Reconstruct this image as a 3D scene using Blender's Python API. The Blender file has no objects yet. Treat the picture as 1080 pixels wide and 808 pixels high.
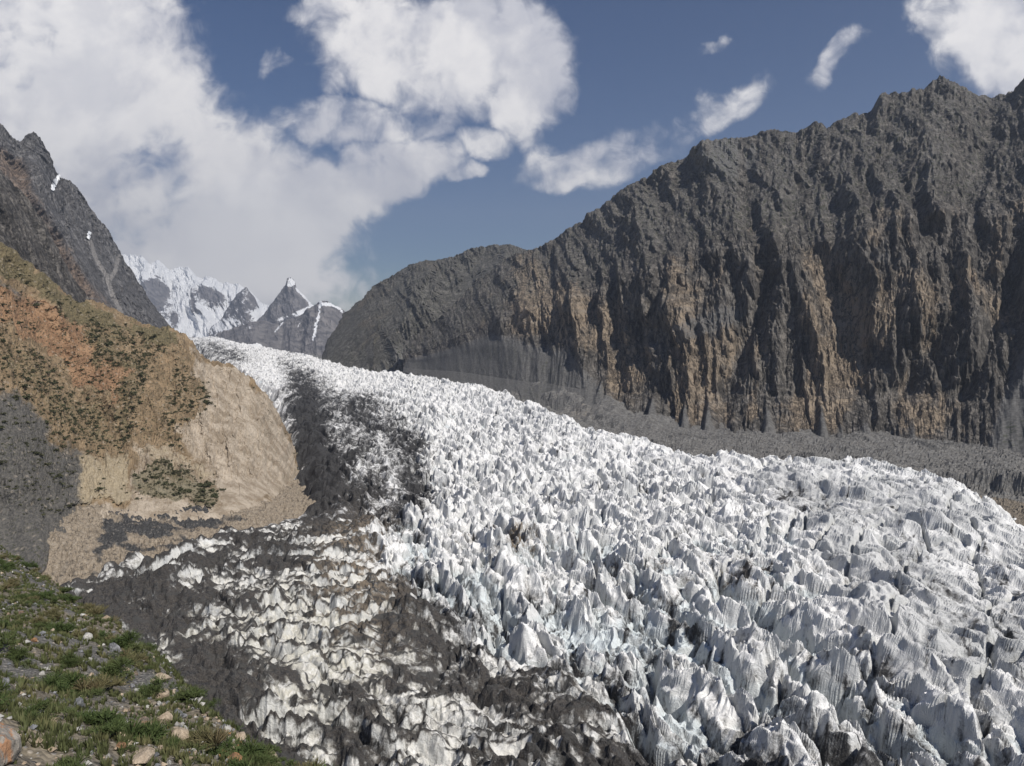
import bpy, math, random
import numpy as np
from mathutils import Vector, Matrix

# ------------------------------------------------------------------ camera, world, sun, exposure
SC = bpy.context.scene
F, CX, CY, HZ = 780.0, 540.0, 404.0, 340.0
PITCH = math.atan((CY - HZ) / F)
cam = bpy.data.cameras.new('camera'); camo = bpy.data.objects.new('camera', cam)
SC.collection.objects.link(camo); SC.camera = camo
cam.sensor_width = 36.0; cam.lens = 36.0 * F / 1080.0
cam.clip_start = 0.1; cam.clip_end = 90000.0
camo.location = (0, 0, 0); camo.rotation_euler = (math.radians(90) - PITCH, 0, 0)

SUN_EL, SUN_AZ = math.radians(47), math.radians(134)      # azimuth measured clockwise from +Y (view direction)
SUN_STRENGTH, SKY_STRENGTH, EXPOSURE = 4.1, 0.085, 0.28
S = Vector((math.sin(SUN_AZ) * math.cos(SUN_EL), math.cos(SUN_AZ) * math.cos(SUN_EL), math.sin(SUN_EL)))
sun = bpy.data.lights.new('sun', 'SUN'); sun.energy = SUN_STRENGTH; sun.angle = math.radians(0.5); sun.color = (1.0, 0.955, 0.89)
suno = bpy.data.objects.new('sun', sun); SC.collection.objects.link(suno)
suno.rotation_euler = (-S).to_track_quat('-Z', 'Y').to_euler(); suno.location = (0, 0, 3000)

SC.view_settings.view_transform = 'Standard'; SC.view_settings.look = 'None'
SC.view_settings.exposure = EXPOSURE; SC.view_settings.gamma = 1.0
SC.view_settings.use_curve_mapping = False
SC.cycles.max_bounces = 4; SC.cycles.diffuse_bounces = 2; SC.cycles.glossy_bounces = 1
SC.cycles.transmission_bounces = 1; SC.cycles.transparent_max_bounces = 4; SC.cycles.volume_bounces = 0
SC.cycles.use_fast_gi = False; SC.cycles.use_denoising = True; SC.cycles.denoiser = 'OPENIMAGEDENOISE'
SC.cycles.denoising_input_passes = 'RGB_ALBEDO_NORMAL'; SC.cycles.denoising_prefilter = 'ACCURATE'


class NT:
    """small helper to write node trees as expressions"""
    def __init__(s, tree): s.t = tree; s.t.nodes.clear()
    def n(s, kind, **kw):
        nd = s.t.nodes.new(kind)
        for k, v in kw.items(): setattr(nd, k, v)
        return nd
    def put(s, sock, v):
        if isinstance(v, bpy.types.NodeSocket): s.t.links.new(v, sock)
        elif v is not None:
            if hasattr(sock.default_value, '__len__') and isinstance(v, (int, float)): v = [v] * len(sock.default_value)
            if hasattr(sock.default_value, '__len__') and len(sock.default_value) == 4 and len(v) == 3: v = (*v, 1)
            sock.default_value = v
    def m(s, op, a, b=None, c=None, clamp=False):
        nd = s.n('ShaderNodeMath', operation=op, use_clamp=clamp)
        for i, v in enumerate((a, b, c)):
            if v is not None: s.put(nd.inputs[i], v)
        return nd.outputs[0]
    def add(s, a, b): return s.m('ADD', a, b)
    def sub(s, a, b): return s.m('SUBTRACT', a, b)
    def mul(s, a, b): return s.m('MULTIPLY', a, b)
    def step(s, v, a, b, lo=0.0, hi=1.0):
        nd = s.n('ShaderNodeMapRange', interpolation_type='SMOOTHSTEP', clamp=True)
        for i, x in enumerate((v, a, b, lo, hi)): s.put(nd.inputs[i], x)
        return nd.outputs[0]
    def mix(s, f, a, b, blend='MIX'):
        nd = s.n('ShaderNodeMix', data_type='RGBA', blend_type=blend, clamp_factor=True)
        s.put(nd.inputs[0], f); s.put(nd.inputs[6], a); s.put(nd.inputs[7], b)
        return nd.outputs[2]
    def map(s, v, scale=(1, 1, 1), rot=(0, 0, 0), loc=(0, 0, 0)):
        nd = s.n('ShaderNodeMapping'); s.put(nd.inputs[0], v)
        nd.inputs[1].default_value = loc; nd.inputs[2].default_value = rot; nd.inputs[3].default_value = scale
        return nd.outputs[0]
    def noise(s, v, scale, detail=5, rough=0.55, dist=0.0, kind='FBM'):
        nd = s.n('ShaderNodeTexNoise', noise_type=kind)
        s.put(nd.inputs['Vector'], v); nd.inputs['Scale'].default_value = scale; nd.inputs['Detail'].default_value = detail
        nd.inputs['Roughness'].default_value = rough; nd.inputs['Distortion'].default_value = dist
        return nd.outputs[0]
    def vor(s, v, scale, feature='F1', out=0, rand=1.0):
        nd = s.n('ShaderNodeTexVoronoi', feature=feature)
        s.put(nd.inputs['Vector'], v); nd.inputs['Scale'].default_value = scale; nd.inputs['Randomness'].default_value = rand
        return nd.outputs[out]
    def attr(s, name):
        nd = s.n('ShaderNodeAttribute', attribute_name=name); sp = s.n('ShaderNodeSeparateColor')
        s.t.links.new(nd.outputs['Color'], sp.inputs[0])
        return sp.outputs[0], sp.outputs[1], sp.outputs[2]
    def obj(s): return s.n('ShaderNodeTexCoord').outputs['Object']
    def bump(s, h, dist, strength=1.0, normal=None):
        nd = s.n('ShaderNodeBump'); s.put(nd.inputs['Height'], h); nd.inputs['Distance'].default_value = dist
        nd.inputs['Strength'].default_value = strength
        if normal is not None: s.put(nd.inputs['Normal'], normal)
        return nd.outputs[0]


def px_dir(px, py):
    """direction through a photo point, scaled so that y = 1"""
    X = (np.asarray(px, float) - CX) / F; Y = -(np.asarray(py, float) - CY) / F
    c, s = math.cos(PITCH), math.sin(PITCH)
    dy = c + Y * s; dz = -s + Y * c
    return X / dy, dz / dy


# ---- world: Nishita sky and clouds laid out by direction
W = bpy.data.worlds.new('World'); SC.world = W; W.use_nodes = True
w = NT(W.node_tree)
sky = w.n('ShaderNodeTexSky', sky_type='NISHITA', sun_disc=False, sun_elevation=SUN_EL, sun_rotation=SUN_AZ,
          altitude=2500.0, air_density=1.0, dust_density=1.2, ozone_density=1.5)
geo = w.n('ShaderNodeTexCoord').outputs['Generated']
sp = w.n('ShaderNodeSeparateXYZ'); w.put(sp.inputs[0], geo)
dx_, dy_, dz_ = sp.outputs
yy = w.m('MAXIMUM', dy_, 0.12)
U = w.m('DIVIDE', dx_, yy); V = w.m('DIVIDE', dz_, yy)
cb = w.n('ShaderNodeCombineXYZ'); w.put(cb.inputs[0], U); w.put(cb.inputs[1], V); P = cb.outputs[0]
def ell(px, py, rx, ry, ang=0.0, k=1.0):
    u0, v0 = px_dir(px, py); a = math.radians(-ang)
    nd = w.n('ShaderNodeMapping', vector_type='TEXTURE'); w.put(nd.inputs[0], WARP)
    nd.inputs[1].default_value = (float(u0), float(v0), 0); nd.inputs[2].default_value = (0, 0, a)
    nd.inputs[3].default_value = (rx / F, ry / F, 1)
    ln = w.n('ShaderNodeVectorMath', operation='LENGTH'); w.put(ln.inputs[0], nd.outputs[0])
    return w.mul(w.step(ln.outputs['Value'], 1.5, 0.45), k)
wn = w.n('ShaderNodeTexNoise'); w.put(wn.inputs['Vector'], P); wn.inputs['Scale'].default_value = 6.5; wn.inputs['Detail'].default_value = 7
vm = w.n('ShaderNodeVectorMath', operation='MULTIPLY_ADD'); w.put(vm.inputs[0], wn.outputs['Color'])
vm.inputs[1].default_value = (0.15, 0.15, 0.0); w.put(vm.inputs[2], P)
vs = w.n('ShaderNodeVectorMath', operation='SUBTRACT'); w.put(vs.inputs[0], vm.outputs[0]); vs.inputs[1].default_value = (0.075, 0.075, 0)
WARP = vs.outputs[0]
mask = None
for e in [(40, 110, 190, 190), (70, 0, 120, 90), (160, 215, 180, 110), (290, 235, 95, 85), (190, 300, 200, 60), (335, 225, 50, 55),
          (350, 8, 60, 26, 0, .8), (455, 55, 135, 72), (556, 60, 52, 80), (370, 132, 70, 42, 0, .95), (512, 145, 42, 26, 0, .8),
          (425, 175, 75, 30, -5, .95), (492, 184, 26, 17, 0, .85), (400, 190, 60, 40), (500, 20, 100, 40), (430, 120, 60, 40, 0, .7),
          (650, 163, 112, 36, -14, .78), (735, 122, 90, 28, -30, .72), (780, 92, 40, 16, -35, .5), (600, 192, 50, 20, -10, .72), (885, 66, 42, 17, -38, .56),
          (1045, 45, 80, 52, 12, .95), (1075, 5, 110, 40, 0, .9), (372, 327, 14, 8, 0, .7), (283, 63, 18, 12, 30, .6), (750, 35, 22, 10, -40, .45),
          (-300, 100, 300, 260), (1400, 60, 240, 90)]:
    q = ell(*e); mask = q if mask is None else w.m('MAXIMUM', mask, q)
big = w.noise(P, 5.5, 9, 0.56, 0.25)
sh = w.map(P, loc=(-0.030, -0.045, 0)); big2 = w.noise(sh, 5.5, 6, 0.52, 0.25)
fine = w.noise(P, 26, 6, 0.6, 0.6)
den = w.add(w.mul(w.sub(big, 0.5), 2.3), w.sub(w.mul(mask, 1.25), 0.60))
den = w.add(den, w.mul(w.sub(fine, 0.5), 0.95))
alpha = w.m('POWER', w.step(den, -0.14, 0.56), 1.2)
lit = w.step(w.sub(big, big2), -0.07, 0.09)
lit = w.add(w.mul(lit, 0.75), w.mul(w.step(fine, .3, .7), 0.25))
thick = w.step(den, 0.3, 1.25)
cl_c = w.mix(lit, (0.50, 0.505, 0.56), (0.86, 0.835, 0.82))
cl_c = w.mix(w.mul(thick, 0.12), cl_c, (0.60, 0.59, 0.62))
cl_c = w.mix(w.mul(w.m('MAXIMUM', ell(265, 262, 130, 62), ell(40, 60, 110, 90, 0, .5)), .8), cl_c, (0.90, 0.88, 0.87))
hs = w.n('ShaderNodeHueSaturation'); hs.inputs['Saturation'].default_value = 1.38; hs.inputs['Value'].default_value = 0.54
hs.inputs['Hue'].default_value = 0.508
w.put(hs.inputs['Color'], sky.outputs[0])
inv = 1.0 / SKY_STRENGTH
cls = w.n('ShaderNodeVectorMath', operation='SCALE'); w.put(cls.inputs[0], cl_c); cls.inputs['Scale'].default_value = inv
up = w.step(dz_, -0.05, 0.0)
final = w.mix(w.mul(alpha, up), hs.outputs[0], cls.outputs[0])
bg = w.n('ShaderNodeBackground'); w.put(bg.inputs[0], final); bg.inputs[1].default_value = SKY_STRENGTH
ow = w.n('ShaderNodeOutputWorld'); w.put(ow.inputs[0], bg.outputs[0])
W.cycles.sampling_method = 'MANUAL'; W.cycles.sample_map_resolution = 512

# ------------------------------------------------------------------ numeric helpers
f4 = np.float32
_rt = {}
def table(seed):
    if seed not in _rt: _rt[seed] = np.random.RandomState(seed).rand(256, 256, 5).astype(f4)
    return _rt[seed]
def pnoise(x, y, seed=0):
    x = np.asarray(x, f4); y = np.asarray(y, f4)
    T = table(seed)[:, :, 0] * f4(2 * np.pi)
    if ('g', seed) not in _rt: _rt[('g', seed)] = (np.cos(T), np.sin(T))
    GX, GY = _rt[('g', seed)]
    xi = np.floor(x); yi = np.floor(y); fx = x - xi; fy = y - yi
    xi = xi.astype(np.int32) & 255; yi = yi.astype(np.int32) & 255; xj = (xi + 1) & 255; yj = (yi + 1) & 255
    u = fx * fx * fx * (fx * (fx * 6 - 15) + 10); v = fy * fy * fy * (fy * (fy * 6 - 15) + 10)
    a = GX[xi, yi] * fx + GY[xi, yi] * fy
    b = GX[xj, yi] * (fx - 1) + GY[xj, yi] * fy
    c = GX[xi, yj] * fx + GY[xi, yj] * (fy - 1)
    d = GX[xj, yj] * (fx - 1) + GY[xj, yj] * (fy - 1)
    a += u * (b - a); c += u * (d - c); a += v * (c - a)
    return a * f4(1.5)
def fbm(x, y, oct=4, seed=0, gain=0.5, lac=2.03):
    s = 0; a = 1.0; x = np.asarray(x, f4); y = np.asarray(y, f4)
    for o in range(oct):
        s = s + a * pnoise(x, y, seed + o); x = x * f4(lac) + f4(13.7); y = y * f4(lac) + f4(7.1); a *= gain
    return s
def ridged(x, y, oct=4, seed=0, gain=0.55, lac=2.07, sharp=1.0):
    s = 0; a = 1.0; tot = 0; wgt = 1.0; x = np.asarray(x, f4); y = np.asarray(y, f4)
    for o in range(oct):
        n = 1 - np.abs(pnoise(x, y, seed + o)) * 1.25; n = np.clip(n, 0, 1) ** (1.0 + sharp)
        s = s + a * n * wgt; tot += a; wgt = np.clip(n * 1.6, 0, 1)
        x = x * f4(lac) + f4(3.3); y = y * f4(lac) + f4(9.4); a *= gain
    return s / tot
def sm(a, b, x):
    t = np.clip((np.asarray(x, f4) - a) / (b - a), 0, 1); return t * t * (3 - 2 * t)
def seracs(x, y, cell, seed, phi0, jit=1.0, a=(2.6, 1.5), b=(1.0, 1.2), hr=0.8, pw=0.95, asp=1.5):
    """upper envelope of many tilted pyramids: sharp crests, creased valleys"""
    T = table(seed); c0, s0 = math.cos(phi0), math.sin(phi0)
    px = (x * c0 + y * s0) / cell; py = (-x * s0 + y * c0) / (cell * asp)
    xi = np.floor(px).astype(np.int32); yi = np.floor(py).astype(np.int32)
    h = np.full(px.shape, -9, f4)
    for ox in (-1, 0, 1):
        for oy in (-1, 0, 1):
            R = T[(xi + ox) & 255, (yi + oy) & 255]
            qx = px - (xi + ox + R[..., 0]); qy = py - (yi + oy + R[..., 1])
            ph = (R[..., 2] - .5) * jit; sk = np.sin(ph); ck = 1 - ph * ph / 2
            ux = qx * ck + qy * sk; uy = -qx * sk + qy * ck
            a1 = a[0] * (.7 + .6 * R[..., 3]); a2 = a[1] * (.7 + .6 * R[..., 4])
            wv = np.maximum(np.maximum(a1 * -ux, a2 * ux), 0) + np.maximum(b[0] * uy, -b[1] * uy) * (.6 + .8 * R[..., 3])
            np.maximum(h, R[..., 4] * hr - wv ** f4(pw), out=h)
    return np.maximum(h, -1.6)
def erode(H, tilt, rounds, npart, steps, seed, C=1.2, er=.35, dep=.08, inert=.12, cellm=1.0):
    """rain many drops down a tilted relief (rows run uphill): branching gullies between sharp ribs"""
    r = np.random.RandomState(seed); nr, nc = H.shape; T = (np.arange(nr) * tilt).astype(f4)[:, None]
    A = (H / cellm + T).astype(np.float64).ravel(); A0 = A.copy()
    for _ in range(rounds):
        y = r.rand(npart) * (nr - 3) + 1; x = r.rand(npart) * (nc - 3) + 1
        dx = np.zeros(npart); dy = np.zeros(npart); sed = np.zeros(npart); vel = np.ones(npart); wat = np.ones(npart)
        for _k in range(steps):
            iy = y.astype(np.int64); ix = x.astype(np.int64); fy = y - iy; fx = x - ix; b = iy * nc + ix
            h00, h01, h10, h11 = A[b], A[b + 1], A[b + nc], A[b + nc + 1]
            gx_ = (h01 - h00) * (1 - fy) + (h11 - h10) * fy; gy_ = (h10 - h00) * (1 - fx) + (h11 - h01) * fx
            dx = dx * inert - gx_ * (1 - inert); dy = dy * inert - gy_ * (1 - inert)
            L = np.sqrt(dx * dx + dy * dy) + 1e-9; dx /= L; dy /= L
            h = h00 * (1 - fx) * (1 - fy) + h01 * fx * (1 - fy) + h10 * (1 - fx) * fy + h11 * fx * fy
            ny = np.clip(y + dy, 1, nr - 2.001); nx = np.clip(x + dx, 1, nc - 2.001)
            jy = ny.astype(np.int64); jx = nx.astype(np.int64); ey = ny - jy; ex = nx - jx; c = jy * nc + jx
            hn = A[c] * (1 - ex) * (1 - ey) + A[c + 1] * ex * (1 - ey) + A[c + nc] * (1 - ex) * ey + A[c + nc + 1] * ex * ey
            dh = hn - h; cap = np.maximum(-dh, .01) * vel * wat * C
            up = dh > 0
            q = np.where(up, -np.minimum(dh, sed), np.where(sed > cap, -(sed - cap) * dep, np.minimum((cap - sed) * er, np.maximum(-dh, 0) * .5)))
            q = q * (y < nr - 3) * (y > 2); sed += q
            w00 = (1 - fx) * (1 - fy) * q; w01 = fx * (1 - fy) * q; w10 = (1 - fx) * fy * q; w11 = fx * fy * q
            A -= np.clip(np.bincount(np.concatenate([b, b + 1, b + nc, b + nc + 1]), np.concatenate([w00, w01, w10, w11]), A.size), -.25, .5); sed = np.minimum(sed, 4)
            vel = np.clip(np.sqrt(np.maximum(vel * vel - dh * .6, .04)), 0, 2.2); wat *= .985; y, x = ny, nx
    D = np.clip(A - A0, -14, 8).reshape(nr, nc)
    return (D * cellm).astype(f4)
def resamp(D, shp):
    a = np.linspace(0, D.shape[0] - 1, shp[0]); b = np.linspace(0, D.shape[1] - 1, shp[1])
    i = np.minimum(a.astype(int), D.shape[0] - 2); j = np.minimum(b.astype(int), D.shape[1] - 2); fa = (a - i)[:, None].astype(f4); fb = (b - j)[None].astype(f4)
    R0 = D[i] * (1 - fa) + D[i + 1] * fa
    return R0[:, j] * (1 - fb) + R0[:, j + 1] * fb
def gullied(d, nv, cellm, seed, passes=((4, 1.0, 5, 6000, 120, 1.0), (2, 1.0, 5, 16000, 110, .7)), tilt=.9):
    """run the rain on the front part of a sheet at falling cell sizes; returns the change of relief"""
    tot = np.zeros_like(d); shp = (nv, d.shape[1])
    for div, k, rounds, n_, st_, C in passes:
        sh_ = (nv // div, d.shape[1] // div); H = resamp((d + tot)[:nv], sh_)
        E = resamp(erode(H, tilt, rounds, n_, st_, seed + div, C=C, cellm=cellm * div), shp)
        tot[:nv] += k * E; tot[nv:] += k * E[-1:] * np.linspace(1, 0, d.shape[0] - nv)[:, None]
    return tot
def facets(s, z, cw, ch, lean, seed, jit=.7):
    """angular rock ribs: planar sided, longer downhill than wide"""
    return seracs(s + lean * z, z * (cw / ch), cw, seed, 0.0, jit, (1.5, 1.0), (.5, .8), .8, 1.0)
def gauss(px, py, cx, cy, rx, ry, ang=0.0):
    a = math.radians(ang); dx = px - cx; dy = py - cy
    u = (dx * math.cos(a) + dy * math.sin(a)) / rx; v = (-dx * math.sin(a) + dy * math.cos(a)) / ry
    return np.exp(-(u * u + v * v)).astype(f4)
def polyline_dist(px, py, pts):
    d = np.full(px.shape, 1e9, f4)
    for (x0, y0), (x1, y1) in zip(pts[:-1], pts[1:]):
        vx, vy = x1 - x0, y1 - y0; t = np.clip(((px - x0) * vx + (py - y0) * vy) / (vx * vx + vy * vy + 1e-9), 0, 1)
        d = np.minimum(d, np.hypot(px - x0 - t * vx, py - y0 - t * vy).astype(f4))
    return d
def inside(px, py, poly, soft):
    """soft inside test of a polygon (signed distance smoothed)"""
    ins = np.zeros(px.shape, bool); n = len(poly)
    for i in range(n):
        x0, y0 = poly[i]; x1, y1 = poly[(i + 1) % n]
        if y0 == y1: continue
        c = ((y0 > py) != (y1 > py)) & (px < (x1 - x0) * (py - y0) / (y1 - y0) + x0); ins ^= c
    d = polyline_dist(px, py, poly + [poly[0]]); d = np.where(ins, d, -d)
    return sm(-soft, soft, d)
def project(x, y, z):
    c, s = math.cos(PITCH), math.sin(PITCH)
    dep = np.maximum(y * c - z * s, .01); upc = y * s + z * c
    return (CX + F * x / dep).astype(f4), (CY - F * upc / dep).astype(f4)
def on_plane(px, py, z):
    u, v = px_dir(px, py); d = z / v; return u * d, d

COL = SC.collection
def tag(o, label, cat=None, group=None, kind=None):
    o['label'] = label
    if cat: o['category'] = cat
    if group: o['group'] = group
    if kind: o['kind'] = kind
    return o
def grid_mesh(name, X, Y, Z, mat, zones=None, smooth=True, zones2=None, keep=None):
    nv, nu = X.shape
    co = np.empty((nv * nu, 3), f4); co[:, 0] = X.ravel(); co[:, 1] = Y.ravel(); co[:, 2] = Z.ravel()
    idx = np.arange(nv * nu, dtype=np.int32).reshape(nv, nu)
    q = np.stack([idx[:-1, :-1], idx[:-1, 1:], idx[1:, 1:], idx[1:, :-1]], -1)
    if keep is not None:
        q = q[keep[:-1, :-1] | keep[:-1, 1:] | keep[1:, 1:] | keep[1:, :-1]]
    q = q.reshape(-1, 4)
    if keep is not None:
        used = np.zeros(nv * nu, bool); used[q.ravel()] = True
        rem = np.cumsum(used) - 1; q = rem[q].astype(np.int32); co = co[used]
    else: used = slice(None)
    me = bpy.data.meshes.new(name); me.vertices.add(len(co)); me.vertices.foreach_set('co', co.ravel())
    me.loops.add(q.size); me.loops.foreach_set('vertex_index', q.ravel())
    me.polygons.add(len(q)); me.polygons.foreach_set('loop_start', np.arange(0, q.size, 4, dtype=np.int32))
    me.update(calc_edges=True)
    for nm, zz in (('zones', zones), ('zones2', zones2)):
        if zz is None: continue
        a = me.attributes.new(nm, 'FLOAT_COLOR', 'POINT'); c = np.ones((nv * nu, 4), f4)
        for k, z_ in enumerate(zz): c[:, k] = np.broadcast_to(z_, X.shape).ravel()
        a.data.foreach_set('color', c[used].ravel())
    me.shade_smooth() if smooth else me.shade_flat()
    me.materials.append(mat); o = bpy.data.objects.new(name, me); COL.objects.link(o)
    return o
def raw_mesh(name, V, Fc, mats, smooth=False, mi=None, link=True):
    me = bpy.data.meshes.new(name); V = np.asarray(V, f4); Fc = np.asarray(Fc, np.int32); k = Fc.shape[1]
    me.vertices.add(len(V)); me.vertices.foreach_set('co', V.ravel())
    me.loops.add(Fc.size); me.loops.foreach_set('vertex_index', Fc.ravel())
    me.polygons.add(len(Fc)); me.polygons.foreach_set('loop_start', np.arange(0, Fc.size, k, dtype=np.int32))
    me.update(calc_edges=True)
    for m_ in (mats if isinstance(mats, (list, tuple)) else [mats]): me.materials.append(m_)
    if mi is not None: me.polygons.foreach_set('material_index', np.asarray(mi, np.int32))
    me.shade_smooth() if smooth else me.shade_flat()
    return me

# ------------------------------------------------------------------ materials
def mat(name, fn):
    m = bpy.data.materials.new(name); m.use_nodes = True; t = NT(m.node_tree)
    col, rough, nrm = fn(t)
    b = t.n('ShaderNodeBsdfPrincipled'); t.put(b.inputs['Base Color'], col); t.put(b.inputs['Roughness'], rough)
    b.inputs['Specular IOR Level'].default_value = 0.25
    if nrm is not None: t.put(b.inputs['Normal'], nrm)
    o = t.n('ShaderNodeOutputMaterial'); t.put(o.inputs[0], b.outputs[0]); return m

def f_ice(t):
    P = t.obj(); dirt, yel, brown = t.attr('zones'); strat, crev, flow = t.attr('zones2')
    n1 = t.noise(t.map(P, (.045, .045, .03)), 1, 8, .62, .6)
    n2 = t.noise(P, .35, 6, .65, .8)
    n3 = t.noise(P, 1.6, 5, .6)
    ice = t.mix(t.step(n1, .3, .7), (.76, .755, .74), (.88, .87, .85))
    ice = t.mix(t.mul(yel, t.step(n2, .2, .6)), ice, (.52, .50, .43))
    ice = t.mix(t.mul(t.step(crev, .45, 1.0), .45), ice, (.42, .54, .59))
    gs = t.noise(t.map(P, (.03, .012, .03), (0, 0, -.5)), 1, 7, .65, 1.0)
    ice = t.mix(t.mul(t.step(t.add(t.mul(flow, 1.0), t.mul(t.sub(gs, .5), 1.6)), .35, .8), .8), ice, (.46, .465, .46))
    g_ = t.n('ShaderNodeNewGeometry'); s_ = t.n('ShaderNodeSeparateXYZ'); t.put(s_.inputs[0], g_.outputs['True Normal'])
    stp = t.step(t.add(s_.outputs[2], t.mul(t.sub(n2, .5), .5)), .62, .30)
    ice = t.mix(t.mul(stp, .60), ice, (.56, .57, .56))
    # fine meltwater and grit streaks running down the ice
    st = t.noise(t.map(P, (.33, .33, .07), (.25, .2, .6)), 1, 7, .72, 1.4)
    ice = t.mix(t.mul(t.step(st, .52, .74), t.add(t.add(.14, t.mul(yel, .5)), t.mul(dirt, .8))), ice, (.22, .21, .20))
    st2 = t.noise(t.map(P, (.16, .16, .035)), 1, 7, .68, .8)
    nn = t.add(t.add(t.mul(n2, .30), t.mul(n1, .28)), t.mul(st2, .42))
    thr = t.add(t.mul(dirt, 1.0), t.mul(t.sub(nn, .5), 2.8))
    thr = t.add(thr, t.mul(t.sub(n3, .5), .35))
    dm = t.m('POWER', t.step(thr, .36, .82), .8)
    dc = t.mix(t.step(n3, .35, .7), (.022, .022, .024), (.078, .075, .072))
    dc = t.mix(t.mul(brown, t.step(n2, .35, .6)), dc, (.27, .215, .155))
    c = t.mix(dm, ice, dc)
    ln = t.mul(t.step(t.add(strat, t.mul(t.sub(n3, .5), .5)), .45, .8), t.step(t.add(dirt, t.mul(t.sub(n1, .5), .8)), .05, .4))
    c = t.mix(ln, c, (.06, .058, .055))
    h = t.add(t.mul(n2, .7), t.mul(n3, .35)); h = t.add(h, t.mul(st, .12))
    return c, t.mix(dm, (.55, .55, .55), (.9, .9, .9)), t.bump(h, 1.6, .8)
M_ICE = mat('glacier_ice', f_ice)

def f_rock(dark, light, tan, scree, scale=1.0, veg=(.045, .05, .028), snow=None):
    def fn(t):
        P = t.obj(); tn, sc_, vg = t.attr('zones')
        k = scale
        n1 = t.noise(t.map(P, (.010 * k, .010 * k, .0025 * k)), 1, 9, .62, .6)
        n2 = t.noise(t.map(P, (.06 * k, .06 * k, .02 * k)), 1, 8, .68, .8)
        n3 = t.noise(P, .22 * k, 6, .7)
        c = t.mix(t.step(n2, .34, .66), dark, light)
        tn_ = t.step(t.add(t.mul(tn, 1.0), t.add(t.mul(t.sub(n1, .5), 1.5), t.mul(t.sub(n2, .5), .9))), .40, .85)
        c = t.mix(tn_, c, t.mix(t.step(n3, .3, .7), [x * .62 for x in tan], tan))
        c = t.mix(t.mul(t.step(n3, .5, .66), .6), c, [x * .4 for x in dark])
        n4 = t.noise(P, .13 * k, 8, .75); c = t.mix(t.mul(t.step(n4, .54, .68), .5), c, [x * 1.35 for x in light])
        ck = t.noise(t.map(P, (.035 * k, .035 * k, .006 * k), (0, .12, 0)), 1, 8, .7, 1.6)
        ck = t.m('ABSOLUTE', t.sub(ck, .5)); c = t.mix(t.mul(t.step(ck, .028, .004), .75), c, [x * .32 for x in dark])
        bd = t.noise(t.map(P, (.004 * k, .004 * k, .06 * k), (.25, -.3, 0)), 1, 6, .65, .8)
        c = t.mix(t.mul(t.step(bd, .54, .66), .35), c, [x * 1.25 for x in light])
        scf = t.step(t.add(sc_, t.mul(t.sub(n3, .5), .8)), .35, .65)
        c = t.mix(scf, c, t.mix(t.step(n3, .35, .65), [x * .6 for x in scree], [x * 1.25 for x in scree]))
        dots = t.vor(t.map(P, (1, 1, .6)), .11 * k)
        vgf = t.mul(t.step(dots, .42, .25), t.step(t.add(vg, t.sub(n1, .5)), .3, .6))
        c = t.mix(t.mul(vgf, .8), c, veg)
        pass
        h = t.add(t.add(t.mul(n2, .7), t.mul(n3, .6)), t.mul(t.step(ck, 0, .05), .35))
        bs = t.sub(1.0, t.mul(scf, .8))
        b = t.n('ShaderNodeBump'); t.put(b.inputs['Height'], h); b.inputs['Distance'].default_value = 4.0 / k; t.put(b.inputs['Strength'], bs)
        return c, .9, b.outputs[0]
    return fn
M_RIGHT = mat('dark_cliff_rock', f_rock((.062, .057, .052), (.205, .187, .165), (.37, .295, .215), (.125, .121, .115)))
M_MID = mat('ridge_rock', f_rock((.075, .071, .062), (.20, .188, .165), (.28, .23, .17), (.17, .165, .155), .8))
M_LEFT = mat('grey_peak_rock', f_rock((.085, .082, .082), (.205, .197, .192), (.27, .20, .15), (.24, .225, .21), .8))

def f_far(t):
    P = t.obj(); sn, tn, _ = t.attr('zones')
    n1 = t.noise(t.map(P, (.0022, .0022, .0012)), 1, 8, .65, .5); n2 = t.noise(t.map(P, (.010, .010, .004)), 1, 7, .65, .5)
    rock = t.mix(t.step(n2, .35, .65), (.10, .097, .105), (.24, .225, .22))
    g = t.n('ShaderNodeNewGeometry'); s_ = t.n('ShaderNodeSeparateXYZ'); t.put(s_.inputs[0], g.outputs['Normal'])
    v = t.add(t.mul(sn, 1.2), t.add(t.mul(t.sub(n1, .5), .9), t.add(t.mul(t.sub(n2, .5), .7), t.mul(t.sub(s_.outputs[2], .6), .5))))
    m = t.step(v, .46, .60)
    return t.mix(m, rock, (.88, .89, .90)), .85, t.bump(n2, 60, .8)
M_FAR = mat('snowy_peak', f_far)

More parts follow.
